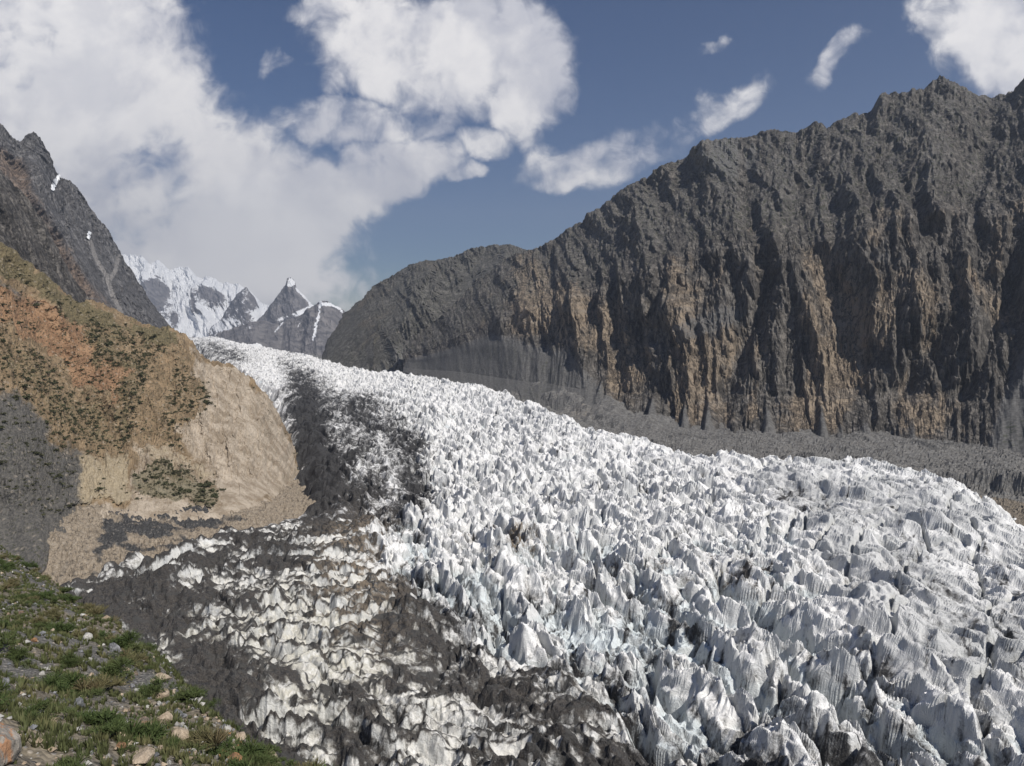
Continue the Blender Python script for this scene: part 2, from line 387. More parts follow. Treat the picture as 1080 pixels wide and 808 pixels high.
def f_hill(t):
    P = t.obj(); gr, org, sand = t.attr('zones'); shr, pale, grn = t.attr('zones2')
    n1 = t.noise(P, .012, 7, .6, .5); n2 = t.noise(P, .08, 7, .68, .4); n3 = t.noise(P, .5, 6, .7)
    st = t.noise(t.map(P, (.07, .07, .012)), 1, 6, .65, .3)
    c = t.mix(t.step(n2, .33, .67), (.165, .12, .072), (.32, .235, .145))
    w_ = t.mul(t.sub(n2, .5), .9)
    c = t.mix(t.step(t.add(org, w_), .35, .65), c, t.mix(t.step(st, .4, .62), (.24, .145, .085), (.35, .22, .13)))
    c = t.mix(t.step(t.add(sand, t.mul(w_, 1.4)), .3, .7), c, t.mix(t.step(t.add(t.mul(st, .6), t.mul(n3, .4)), .40, .60), (.27, .215, .155), (.50, .425, .335)))
    c = t.mix(t.step(t.add(pale, t.mul(w_, 2.0)), .30, .85), c, t.mix(t.step(n3, .35, .65), (.30, .245, .165), (.43, .36, .25)))
    c = t.mix(t.step(t.add(gr, t.mul(w_, 1.5)), .25, .75), c, t.mix(t.step(n3, .35, .65), (.075, .072, .068), (.15, .14, .125)))
    c = t.mix(t.mul(t.step(t.add(grn, t.mul(w_, 2.0)), .40, .8), .7), c, t.mix(t.step(n3, .4, .6), (.06, .062, .032), (.18, .155, .085)))
    rk = t.vor(P, .16); c = t.mix(t.mul(t.step(rk, .30, .12), .4), c, (.42, .36, .29))
    sp_ = t.mul(t.step(n3, .56, .70), .6)
    c = t.mix(sp_, c, (.12, .10, .065))
    dots = t.vor(P, .33)
    c = t.mix(t.mul(t.mul(t.step(dots, .36, .22), t.step(t.add(shr, t.sub(n1, .5)), .25, .6)), .8), c, (.06, .062, .035))
    h = t.add(t.mul(n2, .8), t.add(t.mul(n3, .5), t.mul(st, .4)))
    return c, .95, t.bump(h, 2.6, .9)
M_HILL = mat('ochre_hillside', f_hill)

def f_ground(t):
    P = t.obj(); dk, be, br = t.attr('zones')
    n1 = t.noise(P, .02, 7, .6, .6); n2 = t.noise(P, .14, 7, .68, .5); n3 = t.noise(P, .8, 5, .7)
    c = t.mix(t.step(n2, .35, .65), (.12, .115, .108), (.21, .205, .195))
    c = t.mix(t.step(t.add(be, t.mul(t.sub(n2, .5), .9)), .35, .65), c, t.mix(t.step(n3, .3, .7), (.235, .19, .14), (.42, .35, .265)))
    c = t.mix(t.step(t.add(dk, t.mul(t.sub(n1, .5), 1.6)), .38, .6), c, t.mix(t.step(n3, .3, .7), (.035, .035, .037), (.10, .098, .095)))
    c = t.mix(t.step(t.add(br, t.mul(t.sub(n2, .5), .7)), .35, .65), c, t.mix(t.step(n3, .3, .7), (.13, .11, .085), (.26, .22, .17)))
    peb = t.vor(P, .3)
    c = t.mix(t.mul(t.step(peb, .35, .1), .35), c, (.40, .36, .31))
    n5 = t.noise(P, .32, 7, .75); c = t.mix(t.mul(t.step(n5, .52, .62), .7), c, (.05, .048, .045)); c = t.mix(t.mul(t.step(n5, .44, .36), .45), c, (.42, .38, .32))
    h = t.add(n2, t.mul(n5, .7))
    return c, .95, t.bump(h, 3.0, .9)
M_GROUND = mat('moraine_rubble', f_ground)

def f_slope(t):
    P = t.obj()
    n1 = t.noise(P, .22, 6, .6, .4); n2 = t.noise(P, 2.2, 7, .7); n3 = t.noise(P, 14, 5, .7)
    c = t.mix(t.step(n3, .35, .65), (.075, .073, .07), (.17, .165, .155))
    c = t.mix(t.mul(t.step(n1, .42, .62), .75), c, t.mix(t.step(n2, .35, .65), (.13, .105, .07), (.25, .21, .15)))
    v = t.n('ShaderNodeTexVoronoi', feature='F1'); t.put(v.inputs['Vector'], P); v.inputs['Scale'].default_value = 7.0
    s_ = t.n('ShaderNodeSeparateColor'); t.put(s_.inputs[0], v.outputs['Color'])
    c = t.mix(t.mul(t.step(v.outputs['Distance'], .42, .25), t.step(s_.outputs[0], .55, .7)), c, t.mix(s_.outputs[1], (.14, .14, .145), (.38, .335, .28)))
    h = t.add(t.mul(n2, .6), t.sub(.8, v.outputs['Distance']))
    return c, .95, t.bump(h, .10, .9)
M_SLOPE = mat('stony_soil', f_slope)

def f_stone(c0, c1, stain=0.0):
    def fn(t):
        P = t.obj(); oi = t.n('ShaderNodeObjectInfo').outputs['Random']
        n1 = t.noise(P, 1.6, 6, .6, .5); n2 = t.noise(P, 9, 6, .7)
        c = t.mix(t.step(t.add(n1, t.mul(t.sub(oi, .5), .25)), .35, .65), c0, c1)
        c = t.mix(t.mul(t.step(n2, .5, .72), .4), c, [x * .5 for x in c0])
        if stain: c = t.mix(t.mul(t.step(t.noise(t.map(P, (2.5, 2.5, .7)), 1, 4, .6, .8), .50, .62), stain), c, (.42, .20, .09))
        return c, .88, t.bump(t.add(n1, t.mul(n2, .4)), .12, .8)
    return fn
M_ST_TAN = mat('tan_stone', f_stone((.32, .25, .18), (.50, .41, .31)))
M_ST_GREY = mat('grey_stone', f_stone((.15, .155, .165), (.30, .30, .31)))
M_ST_PALE = mat('pale_stone', f_stone((.36, .35, .33), (.56, .54, .50)))
M_ST_RUST = mat('rust_stone', f_stone((.24, .15, .09), (.50, .27, .12), .6))
M_ST_BROWN = mat('brown_stone', f_stone((.12, .095, .08), (.22, .18, .15), .4))
M_ST_BIG = mat('stained_boulder', f_stone((.20, .185, .165), (.34, .31, .27), .75))

def f_leaf(c0, c1, c2):
    def fn(t):
        P = t.obj(); g = t.n('ShaderNodeNewGeometry').outputs['Random Per Island']; oi = t.n('ShaderNodeObjectInfo').outputs['Random']
        c = t.mix(g, c0, c1); c = t.mix(t.mul(t.step(t.noise(P, 1.0, 3), .5, .65), .7), c, c2); c = t.mix(t.mul(oi, .35), c, c2)
        return c, .8, None
    return fn
M_GRASS = mat('grass_blade', f_leaf((.040, .056, .020), (.080, .096, .036), (.13, .12, .055)))
M_BUSH = mat('bush_leaf', f_leaf((.030, .052, .015), (.070, .098, .030), (.09, .10, .04)))
M_DRYB = mat('dry_bush_leaf', f_leaf((.10, .10, .045), (.17, .155, .075), (.12, .09, .05)))
M_SCRUB = mat('scrub_leaf', f_leaf((.034, .042, .018), (.078, .082, .038), (.09, .08, .045)))

# ------------------------------------------------------------------ glacier
def gz(y): return -150 + 62 * sm(1100, 5200, y)
def edge(pts, dz=0.0):
    xs, ys = [], []
    for px, py in pts:
        z = -150.0
        for _ in range(12):
            x, y = on_plane(px, py, z + dz); z = float(gz(y))
        xs.append(float(x)); ys.append(float(y))
    o = np.argsort(ys); return np.array(ys)[o], np.array(xs)[o]
RE = edge([(1500, 760), (1250, 605), (1080, 540), (1040, 524), (1000, 510), (960, 498), (900, 488), (830, 482), (760, 478), (700, 474), (660, 466), (620, 456),
           (580, 447), (550, 432), (510, 414), (480, 403), (440, 394), (400, 389), (370, 386.5), (345, 379), (320, 372), (290, 367), (250, 359), (225, 354)], 6)
LE = edge([(-350, 900), (-200, 760), (-60, 660), (20, 612), (60, 590), (100, 578), (150, 572), (200, 566), (235, 552), (280, 540), (322, 525), (326, 508), (316, 480), (308, 450), (292, 422),
           (275, 404), (250, 388), (228, 378), (212, 368), (204, 361), (196, 356)], 2)
def xR(y): return np.interp(y, *RE)
def xL(y): return np.interp(y, *LE)

def polar(a0, a1, na, r0, r1, nr, warp=1.0):
    az = np.radians(np.linspace(a0, a1, na)).astype(f4)[None, :]; r = np.geomspace(r0, r1, nr).astype(f4)[:, None]
    return np.tan(az) * r + 0 * r, r + 0 * az       # x, y with rows of equal forward distance

gx, gy = polar(-40, 39, 1400, 150, 5600, 1500)
xr, xl = xR(gy).astype(f4), xL(gy).astype(f4)
wob = 14 * fbm(gx / 60, gy / 60, 3, 61)
eR = (xr - gx) * .75 + 20 + 34 * sm(560, 760, gy) * sm(2100, 1500, gy) + wob; eL = (gx - xl) * .8 + wob
ed = np.minimum(eR, eL)
base = gz(gy)
gpx, gpy = project(gx, gy, base + 4)
wpx = gpx + 14 * fbm(gx / 70, gy / 70, 3, 21) * np.clip(500 / gy, .25, 1.2); wpy = gpy + 9 * fbm(gx / 70, gy / 70, 3, 25) * np.clip(500 / gy, .25, 1.2)
# zones of the ice
lowl = inside(wpx, wpy, [(20, 590), (150, 560), (300, 530), (385, 540), (420, 610), (470, 660), (640, 690), (700, 820), (760, 1000), (-400, 1000), (-300, 600)], 26)
smooth_r = inside(wpx, wpy, [(640, 480), (760, 490), (850, 560), (880, 650), (1000, 720), (1300, 760), (1400, 560), (1080, 540), (980, 500), (860, 484)], 30)
lobe = inside(wpx, wpy, [(205, 352), (255, 372), (330, 385), (400, 420), (455, 470), (452, 520), (380, 545), (300, 540), (330, 520), (310, 450), (250, 386)], 14)
ampl = (1 - .36 * smooth_r) * (1 - .35 * lobe) * (1 - .25 * lowl)
ampl *= 1 + .35 * fbm(gx / 90, gy / 90, 3, 31)
wx = gx + 4.5 * fbm(gx / 24, gy / 24, 3, 41); wy = gy + 4.5 * fbm(gx / 24, gy / 24, 3, 45)
nearw = sm(620, 330, gy)
A = seracs(wx, wy, 10.0, 3, math.radians(27), .8, (3.0, 1.7), (1.2, 1.5), asp=2.5)
A = np.minimum(A, .28 + .45 * fbm(gx / 15, gy / 15, 2, 199) + .2)
A1 = seracs(wx + 5, wy, 21, 13, math.radians(22), .8, (3.2, 1.7), (1.2, 1.4), asp=2.2)
A1 = np.minimum(A1, .30 + .6 * fbm(gx / 24, gy / 24, 2, 203) + .2)
B = seracs(wx + 1.5 * A, wy, 5.6, 7, math.radians(24), 1.3, (3.0, 1.7), asp=2.2)
C_ = seracs(wx + 1.2 * B, wy + .8 * B, 3.1, 9, math.radians(58), 2.6, (2.4, 1.8), asp=1.2) * sm(1300, 600, gy)
loose = (8.0 * A + 3.2 * B) * (.78 - .40 * nearw) + 14.0 * nearw * np.maximum(A1, -1.1) + 2.4 * B * nearw + 1.5 * C_
# terraces of the dirty near left side: bright faces towards the view, debris on the flatter tops
def terraces(lam, seed, tilt, wamp):
    ph = (np.hypot((gx + 85) * .85, gy - 205) + wamp * fbm(gx / 70, gy / 50, 4, seed) + .35 * wamp * ridged(gx / 17, gy / 22, 3, seed + 5)) / lam
    fr = ph - np.floor(ph); k = .34; ln_ = np.exp(-((fr - k - .03) / .075) ** 2)
    return np.where(fr < k, fr / k, 1 - (fr - k) / (1 - k)), sm(k - .06, k + .05, fr) * sm(1.02, .70, fr), ln_
t1, top1, ln1 = terraces(27, 141, .35, 24); t2, top2, ln2 = terraces(10, 161, .25, 10)
tera = .55 + .6 * fbm(gx / 50, gy / 50, 2, 181)
terr = 13 * t1 * np.clip(tera, .25, 1.3) + 4.6 * t2 + 1.5 * B + 1.1 * C_ + 2.6 * A - 8.5
lw = np.clip(lowl * 1.2, 0, 1)
h = ampl * (loose + (terr - loose) * lw)
h = h * (1 - .38 * smooth_r) + smooth_r * (6.0 * fbm(gx / 34, gy / 60, 3, 51) + 3.0 * ridged(gx / 20, gy / 34, 4, 57))
fa = math.radians(-28); fu = (gx * math.cos(fa) - gy * math.sin(fa)); fv = (gx * math.sin(fa) + gy * math.cos(fa))
rows = ridged(fu / 30 + .5 * fbm(gx / 70, gy / 70, 2, 191), fv / 150, 3, 195, .5)
h = h + (rows - .5) * 9 * (1 - lw) * (1 - .4 * smooth_r)
swell = 9 * fbm(gx / 210, gy / 210, 3, 71) + 8 * (ridged(gx / 110 + .3 * fbm(gx / 90, gy / 90, 2, 75), gy / 260, 2, 77) - .5)
cvu = (wx * .88 - wy * .47); cvv = (wx * .47 + wy * .88)
crk = sm(.075, .0, np.abs(pnoise(cvu / 46, cvv / 150, 207))) + sm(.06, .0, np.abs(pnoise(cvv / 36 + .5, cvu / 120, 209))) * (gy < 1100)
h = h - 7 * np.clip(crk, 0, 1) * (1 - .5 * lw)
tip = sm(0, 45, ed)
Z = base + 2.5 * sm(560, 760, gy) * sm(2100, 1500, gy) + (h + 4) * (.45 + .55 * tip) + swell * tip * np.clip(gy / 500, .5, 1) - 34 * (1 - sm(-12, 26, ed))
Z -= 75 * sm(4500, 5300, gy)
Z += .16 * fbm(gx / 2.2, gy / 2.2, 2, 81) * sm(900, 400, gy)
# debris and tint zones (what lies on the ice)
flowd = fbm(gx / 18, gy / 90, 4, 91)
dirt = .12 * np.ones_like(gx) + .08 * sm(.62, .25, rows) * (1 - lowl)
dirt += lw * (.02 + .34 * top1 * (.3 + .9 * tera) + .14 * top2 + .55 * ln1 + .36 * ln2 + .35 * fbm(gx / 40, gy / 25, 3, 95))
dirt += .95 * inside(wpx, wpy, [(20, 600), (60, 585), (150, 590), (215, 640), (185, 668), (300, 700), (260, 740), (330, 790), (250, 830), (0, 900), (-300, 700)], 22) * (.70 + .75 * fbm(gx / 30, gy / 22, 4, 98))
dirt += .52 * gauss(wpx, wpy, 322, 455, 24, 68, -8) + .40 * gauss(wpx, wpy, 345, 500, 35, 26)
sw = polyline_dist(wpx, wpy, [(385, 425), (420, 440), (445, 468), (448, 505), (430, 530), (390, 545)])
dirt += .26 * np.exp(-(sw / 20) ** 2)
dirt += .40 * inside(wpx, wpy, [(300, 380), (390, 420), (450, 470), (450, 530), (330, 545)], 16)
dirt += .5 * gauss(wpx, wpy, 235, 370, 40, 10, 18)
dirt += .45 * gauss(wpx, wpy, 260, 575, 110, 22, -12)
for g in [(460, 655, 40, 40), (590, 745, 42, 44), (500, 705, 60, 30), (700, 800, 80, 25), (420, 625, 26, 40), (780, 800, 60, 14)]:
    dirt += .38 * gauss(wpx, wpy, *g)
dirt += .5 * gauss(wpx, wpy, 528, 562, 36, 9) + .26 * gauss(wpx, wpy, 840, 520, 90, 12, 14) + .20 * gauss(wpx, wpy, 960, 620, 130, 30, 20) + .24 * inside(wpx, wpy, [(640, 740), (800, 720), (1000, 745), (1200, 800), (1200, 900), (600, 900)], 24)
dirt += .16 * gauss(wpx, wpy, 700, 590, 150, 16) + .16 * gauss(wpx, wpy, 820, 690, 160, 26)
dirt += .16 * flowd * (1 - lowl)
fl_ = np.exp(-(pnoise(cvu / 26 + .5 * fbm(gx / 60, gy / 60, 2, 211), cvv / 210, 213) / .05) ** 2) + .8 * np.exp(-(pnoise(cvu / 11 + .5 * fbm(gx / 30, gy / 30, 2, 215), cvv / 120, 217) / .06) ** 2)
dirt += .24 * fl_ * (.4 + sm(-.1, .4, fbm(gx / 80, gy / 80, 2, 219))) * (1 - .6 * lobe)
yel = np.clip(.75 * lowl + .7 * gauss(wpx, wpy, 300, 680, 160, 80) - .25, 0, 1)
brown = np.clip(gauss(wpx, wpy, 528, 562, 50, 14) + .7 * gauss(wpx, wpy, 380, 600, 40, 60) + .10 * lowl + .4 * gauss(wpx, wpy, 700, 590, 150, 16), 0, 1)
hl = Z - base
strq = hl / 9.0 + 1.6 * fbm(gx / 34, gy / 34, 4, 111)
strat = 1 - np.abs((strq % 1.0) - .5) * 2
strat = np.clip((strat - .50) / .40, 0, 1) * (.25 + .6 * lowl)
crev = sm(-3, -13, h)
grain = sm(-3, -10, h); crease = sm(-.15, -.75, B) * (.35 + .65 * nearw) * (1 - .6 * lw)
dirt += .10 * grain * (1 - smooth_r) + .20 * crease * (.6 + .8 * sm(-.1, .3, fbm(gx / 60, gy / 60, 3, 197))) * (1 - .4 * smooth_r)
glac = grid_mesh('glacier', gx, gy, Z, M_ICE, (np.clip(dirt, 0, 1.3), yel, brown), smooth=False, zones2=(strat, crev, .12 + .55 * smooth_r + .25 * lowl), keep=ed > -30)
tag(glac, 'broad white glacier broken into sharp seracs and crevasses, dirty along its near left side', 'glacier', kind='structure')
del A, A1, B, C_, loose, terr, h, hl, strq, strat, crev, flowd, dirt, swell, wob

# ------------------------------------------------------------------ valley floor with lateral moraines
vx, vy = polar(-44, 42, 1000, 120, 17000, 1000)
xr, xl = xR(vy).astype(f4), xL(vy).astype(f4)
eR = (vx - xr) * .8 - 14 + 16 * fbm(vx / 90, vy / 90, 3, 121); eL = (xl - vx) * .8
vb = gz(vy) - 24

rub = 3.4 * fbm(vx / 14, vy / 14, 4, 131) + 8 * ridged(vx / 55, vy / 55, 4, 135, sharp=.6)
bank = sm(82, 104, eR + 10 * fbm(vx / 22, vy / 22, 4, 127)) * (1 - sm(150, 230, eR) * .4)
farr = sm(1050, 1700, vy)
vz = vb + 1 + rub * (.45 + .4 * farr) + (9 + 12 * sm(790, 880, vx / vy * F + CX) + 24 * farr * sm(2600, 1900, vy)) * bank * (.75 + .5 * fbm(vx / 80, vy / 80, 2, 139)) - 3 * sm(600, 900, vy) * (1 - farr)
vz += (2.2 * np.abs(fbm(vx / 5, vy / 5, 3, 143)) + 1.2 * fbm(vx / 2.4, vy / 2.4, 2, 147)) * sm(1400, 900, vy)
vz += (sm(-5, 120, eL) * 20 + np.clip(eL, 0, 400) * .06) * sm(1500, 1000, vy)
vz += farr * sm(10, 60, eR) * (13 * fbm(vx / 75, vy / 150, 4, 155) + 10 * ridged(vx / 60, vy / 160, 4, 157, sharp=.5) + 4)
vz -= 130 * sm(2400, 3800, vy) + 46 * sm(1700, 2300, vy) * sm(20, 120, eR)
vz -= 60 * sm(-20, -80, np.maximum(eL, eR))
vpx, vpy = project(vx, vy, vb)
fl = sm(-5, 10, eR) * sm(75, 55, eR)
dark = np.clip(.62 * inside(vpx + 16 * fbm(vx / 22, vy / 22, 4, 149), vpy + 12 * fbm(vx / 22, vy / 22, 4, 151), [(120, 566), (190, 556), (262, 548), (250, 566), (150, 592), (100, 606)], 7) * (1 - .9 * sm(.0, .3, fbm(vx / 30, vy / 12, 3, 153))) + .16 * bank + .18 * sm(0, 60, eR) * sm(620, 780, vpx) + .9 * inside(vpx, vpy, [(30, 590), (120, 570), (210, 560), (200, 640), (100, 660)], 20) * .38, 0, 1)
beige = sm(-40, 10, eL) + .25 * gauss(vpx, vpy, 608, 442, 30, 9) + .2 * gauss(vpx, vpy, 510, 400, 46, 14, 18) + .15 * sm(0, 60, eR)
dark = dark * (1 - gauss(vpx, vpy, 608, 442, 30, 12)) * (1 - gauss(vpx, vpy, 510, 400, 50, 18, 18))
brn = fl * sm(820, 900, vpx)
floor_o = grid_mesh('valley_floor', vx, vy, vz, M_GROUND, (dark, beige, brn), smooth=False)
tag(floor_o, 'rubble valley floor and lateral moraine banks along both sides of the ice', 'ground', kind='structure')

# ------------------------------------------------------------------ mountains as profiled sheets
def crestf(pts): a = np.array(pts, float); return a[:, 0], a[:, 1]
def sheet(crest, cdepth, base, bdepth, px0, px1, nu, nv, prof, back=(400, 350), bz=None, jag=1.0, jagw=6.0, seed=0, dep_of_base_z=None):
    px = np.linspace(px0, px1, nu); cx, cy = crestf(crest); bx, by = crestf(base)
    py_c = np.interp(px, cx, cy) + jag * np.asarray(fbm(px / jagw, px * 0 + seed, 4, seed + 5, .6)); dc = np.interp(px, *crestf(cdepth)); db = np.interp(px, *crestf(bdepth)); py_b = np.interp(px, bx, by)
    k = np.ones(31) / 31; dc = np.convolve(np.pad(dc, 15, 'edge'), k, 'valid'); db = np.convolve(np.pad(db, 15, 'edge'), k, 'valid')
    uc, vc = px_dir(px, py_c); ub, vb_ = px_dir(px, py_b)
    Cx, Cy, Cz = uc * dc, dc, vc * dc; Bx, By, Bz = ub * db, db, vb_ * db
    def smo(a, n=45): return np.convolve(np.pad(a, n, 'reflect', reflect_type='odd'), np.hanning(2 * n + 3)[1:-1] / np.hanning(2 * n + 3).sum(), 'valid')
    Cs = smo(Cz); Bz = smo(Bz); Bx = smo(Bx); By = smo(By); Cxs, Cys = smo(Cx), smo(Cy); Cj = Cz - Cs; Cx, Cy, Cz = Cxs, Cys, Cs
    v = np.concatenate([np.linspace(-.08, 1, nv), 1 + np.linspace(0, 1, nv // 6)[1:]])[:, None]
    vv = np.clip(v, -.1, 1); hh = np.interp(vv, *crestf(prof))
    X = Bx + (Cx - Bx) * hh; Y = By + (Cy - By) * hh; Zz = Bz + (Cz - Bz) * vv + Cj * np.clip(vv, 0, 1) ** 7
    bk = np.clip(v - 1, 0, 1); dn = np.hypot(Cx, Cy)
    X = X + Cx / dn * back[0] * bk; Y = Y + Cy / dn * back[0] * bk; Zz = Zz - back[1] * bk ** 1.0
    nx, ny = Bx - Cx, By - Cy; L = np.hypot(nx, ny) + 1e-6
    tx = np.gradient(X, axis=1); ty = np.gradient(Y, axis=1); s = np.cumsum(np.hypot(np.gradient(Cx), np.gradient(Cy)))[None, :] + 0 * X
    # outward horizontal normal of the wall, blended with the line of sight
    wt = np.hypot(np.gradient(Cx), np.gradient(Cy)); ox, oy = np.gradient(Cy) / wt, -np.gradient(Cx) / wt
    kk = np.ones(61) / 61; ox = np.convolve(np.pad(ox, 30, 'edge'), kk, 'valid'); oy = np.convolve(np.pad(oy, 30, 'edge'), kk, 'valid')
    ox = ox * .6 + nx / L; oy = oy * .6 + ny / L; l2 = np.hypot(ox, oy); ox, oy = ox / l2, oy / l2
    return dict(X=X.astype(f4), Y=Y.astype(f4), Z=Zz.astype(f4), s=s.astype(f4), v=(v + 0 * X).astype(f4), ox=ox.astype(f4), oy=oy.astype(f4), back=bk.astype(f4), px=(px[None, :] + 0 * X).astype(f4))
def displaced(g, d, dz=0.0):
    e = 1 - .0 * g['back']
    return g['X'] + g['ox'] * d * e, g['Y'] + g['oy'] * d * e, g['Z'] + dz

# --- right mountain
crest_R = [(430, 360), (470, 330), (500, 300), (530, 275), (550, 266), (567, 262), (585, 252), (605, 237), (620, 227), (640, 212), (665, 195), (690, 181), (712, 167), (740, 152), (760, 146),
           (785, 143), (805, 135), (820, 134), (840, 139), (860, 130), (872, 137), (880, 131), (900, 122), (920, 116), (930, 97), (940, 99), (955, 100), (975, 92),
           (992, 78), (1007, 86), (1030, 97), (1050, 97), (1070, 90), (1080, 82), (1150, 60), (1300, 70), (1420, 90)]
cd_R = [(430, 2450), (520, 2500), (567, 2450), (640, 2250), (740, 2050), (860, 1950), (1000, 1900), (1100, 1800), (1420, 1500)]
base_R = [(430, 392), (480, 405), (540, 432), (590, 446), (640, 468), (690, 482), (760, 488), (870, 498), (1000, 512), (1080, 520), (1420, 560)]
bd_R = [(430, 2300), (480, 1850), (540, 1500), (590, 1350), (640, 1230), (690, 1130), (800, 1050), (1000, 930), (1080, 860), (1420, 720)]
prof_R = [(-.1, -.05), (0, 0), (.12, .20), (.5, .40), (.62, .58), (1, 1)]
g = sheet(crest_R, cd_R, base_R, bd_R, 425, 1420, 1700, 800, prof_R, (700, 420), jag=1.6, jagw=7, seed=201)
s, z, v = g['s'], g['Z'], g['v']
wrp = 90 * fbm(s / 420, z / 420, 3, 211)
q = s + wrp + .42 * z                      # gullies lean across the face
rr = ridged(q / 330, z / 900, 5, 221, .55)
r2 = ridged((s + .10 * z + .4 * wrp) / 70, z / 420, 4, 231, .6)
r3 = ridged((s + .12 * z + .3 * wrp + 12 * fbm(s / 60, z / 60, 2, 245)) / 22, z / 150, 4, 241, .6)
r4 = fbm(s / 16, z / 22, 4, 251, .6)
r5 = ridged((s + .5 * z + wrp) / 110, (z - .3 * s) / 260, 4, 261, .6)
cliff = sm(-.04, .04, v) * sm(.62, .45, v)
cliff *= .55 + .45 * sm(-.2, .25, fbm(s / 260, z / 400, 2, 255))
scr = sm(.30, .55, 1 - r2) * sm(.5, .2, cliff)
talus = sm(.03, -.03, v - .035 - .15 * np.maximum(fbm(s / 95, z * 0, 3, 291), -.1))
r6 = ridged((s - .45 * z + .8 * wrp) / 60, (z + .4 * s) / 210, 4, 265, .6)
up_ = 1 - cliff
w1 = 16 * fbm(s / 90, z / 130, 4, 293, .6); w2 = 5 * fbm(s / 26, z / 26, 4, 297, .6)
fA = facets(s + w1 * 1.5, z + w1, 150, 520, .30, 301); fB = facets(s + w1, z + w1, 62, 240, .16, 303); fC = facets(s + w1 + w2, z + w2, 24, 95, .12, 305); fD = facets(s + w2, z + w2, 10, 34, .1, 307)
fE = facets(s + w1, z - w1, 95, 200, .75, 309); fF = facets(s + w2 + w1, z - w1, 34, 80, .6, 311, 1.2)
rough = .45 + .55 * sm(-.25, .3, fbm(s / 170, z / 170, 3, 313))
d = 70 * (rr - .45) * sm(0, .25, v) * (1 - .5 * sm(.9, 1.05, v)) + (52 * fA * sm(0, .2, v) + (20 + 8 * cliff) * fB + (4 + 8 * cliff * rough) * fC + (1 + 3 * cliff) * fD) * (1 - .92 * talus) + (26 * fE + 9 * fF * rough) * up_ * sm(0, .15, v) + r4 * 1.6 * rough
d -= 12
ppx = g['px'] + 5 * fbm(s / 60, z / 60, 3, 281); ppy = project(g['X'], g['Y'], g['Z'])[1] + 5 * fbm(s / 60, z / 60, 3, 285)
for pts, wd_, dp in [([(785, 143), (793, 230), (812, 300), (792, 350), (772, 400), (762, 470)], 9, 50), ([(862, 132), (850, 190), (830, 240), (812, 300)], 8, 34), ([(932, 97), (940, 180), (990, 250), (1010, 330), (960, 400), (930, 470)], 10, 45),
                     ([(1050, 97), (1040, 170), (1000, 240)], 9, 36), ([(690, 181), (700, 250), (690, 320), (665, 380)], 8, 28), ([(620, 227), (625, 290), (612, 350)], 7, 26), ([(1080, 230), (1060, 330), (1020, 420)], 9, 40)]:
    d -= dp * np.exp(-(polyline_dist(ppx, ppy, pts) / wd_) ** 2) * sm(1.0, .85, v)
er_ = gullied(d, 800, 1.7, 2201)
d = d + er_ * (.75 - .45 * cliff) * (1 - .92 * talus)
# bedded strata: long thin ledges dipping across the face
bed = (z + .32 * s + 18 * fbm(s / 120, z / 120, 3, 295)) / 26.0; bed = bed - np.floor(bed)
d += 3.2 * (bed - .5) * (.4 + .6 * cliff)
scree_foot = np.maximum.reduce([talus, inside(g['px'], v * 100, [(420, -20), (430, 38), (520, 40), (560, 30), (600, 26), (640, 10), (670, -20)], 8), inside(g['px'], v * 100, [(1010, -10), (1040, 4), (1085, 22), (1200, 45), (1420, 20), (1420, -20)], 4)])
d = d * (1 - .93 * scree_foot) + scree_foot * (7 * fbm(s / 60, z / 120, 3, 319) + 1.6 * fbm(s / 14, z / 40, 4, 321) + 9 * np.maximum(ridged(s / 45, z / 30, 3, 323) - .45, 0) * sm(.22, .05, v)) + 34 * scree_foot * sm(.3, 0, v)
zz = z + (2.5 * r4 * (1 - .6 * sm(.9, 1, v)) + 4 * (fC + .4)) * (1 - .95 * scree_foot)
tz = .02 + cliff * (.30 + .55 * fbm(s / 150, z / 170, 3, 271))
ppx = g['px']; ppy = project(g['X'], g['Y'], g['Z'])[1]
for e in [(750, 390, 34, 60, 10), (725, 430, 25, 40), (560, 330, 40, 40), (600, 340, 25, 50), (915, 345, 38, 70, 14), (560, 290, 20, 30), (890, 400, 25, 45), (860, 330, 30, 40), (980, 440, 50, 30), (850, 440, 60, 30), (650, 380, 40, 60)]:
    tz = tz + .55 * gauss(ppx, ppy, *e) * sm(0.0, .1, v)
tz = tz + .25 * gauss(ppx, ppy, 765, 155, 30, 14)
scz = np.clip(scree_foot + .55 * scr * sm(.45, .62, v) * .8 + .7 * gauss(ppx, ppy, 765, 160, 26, 18, 20) + .55 * inside(ppx, ppy, [(700, 345), (760, 320), (800, 325), (780, 345), (720, 365)], 8) + .5 * gauss(ppx, ppy, 930, 275, 60, 14, 20), 0, 1)
vz_ = np.clip(.45 * sm(.35, .6, v) + .35 * scr + .4 * scree_foot, 0, 1)
X_, Y_, Z_ = displaced(g, d, zz - z)
tz = tz + .22 * sm(.1, .4, fbm(s / 40, z / 120, 4, 275))
mo = grid_mesh('cliff_mountain', X_, Y_, Z_, M_RIGHT, (np.clip(tz, 0, 1) * (1 - scree_foot), scz, vz_), smooth=False)
tag(mo, 'huge dark fluted rock mountain with tan cliffs rising on the right bank of the glacier', 'mountain', kind='structure')

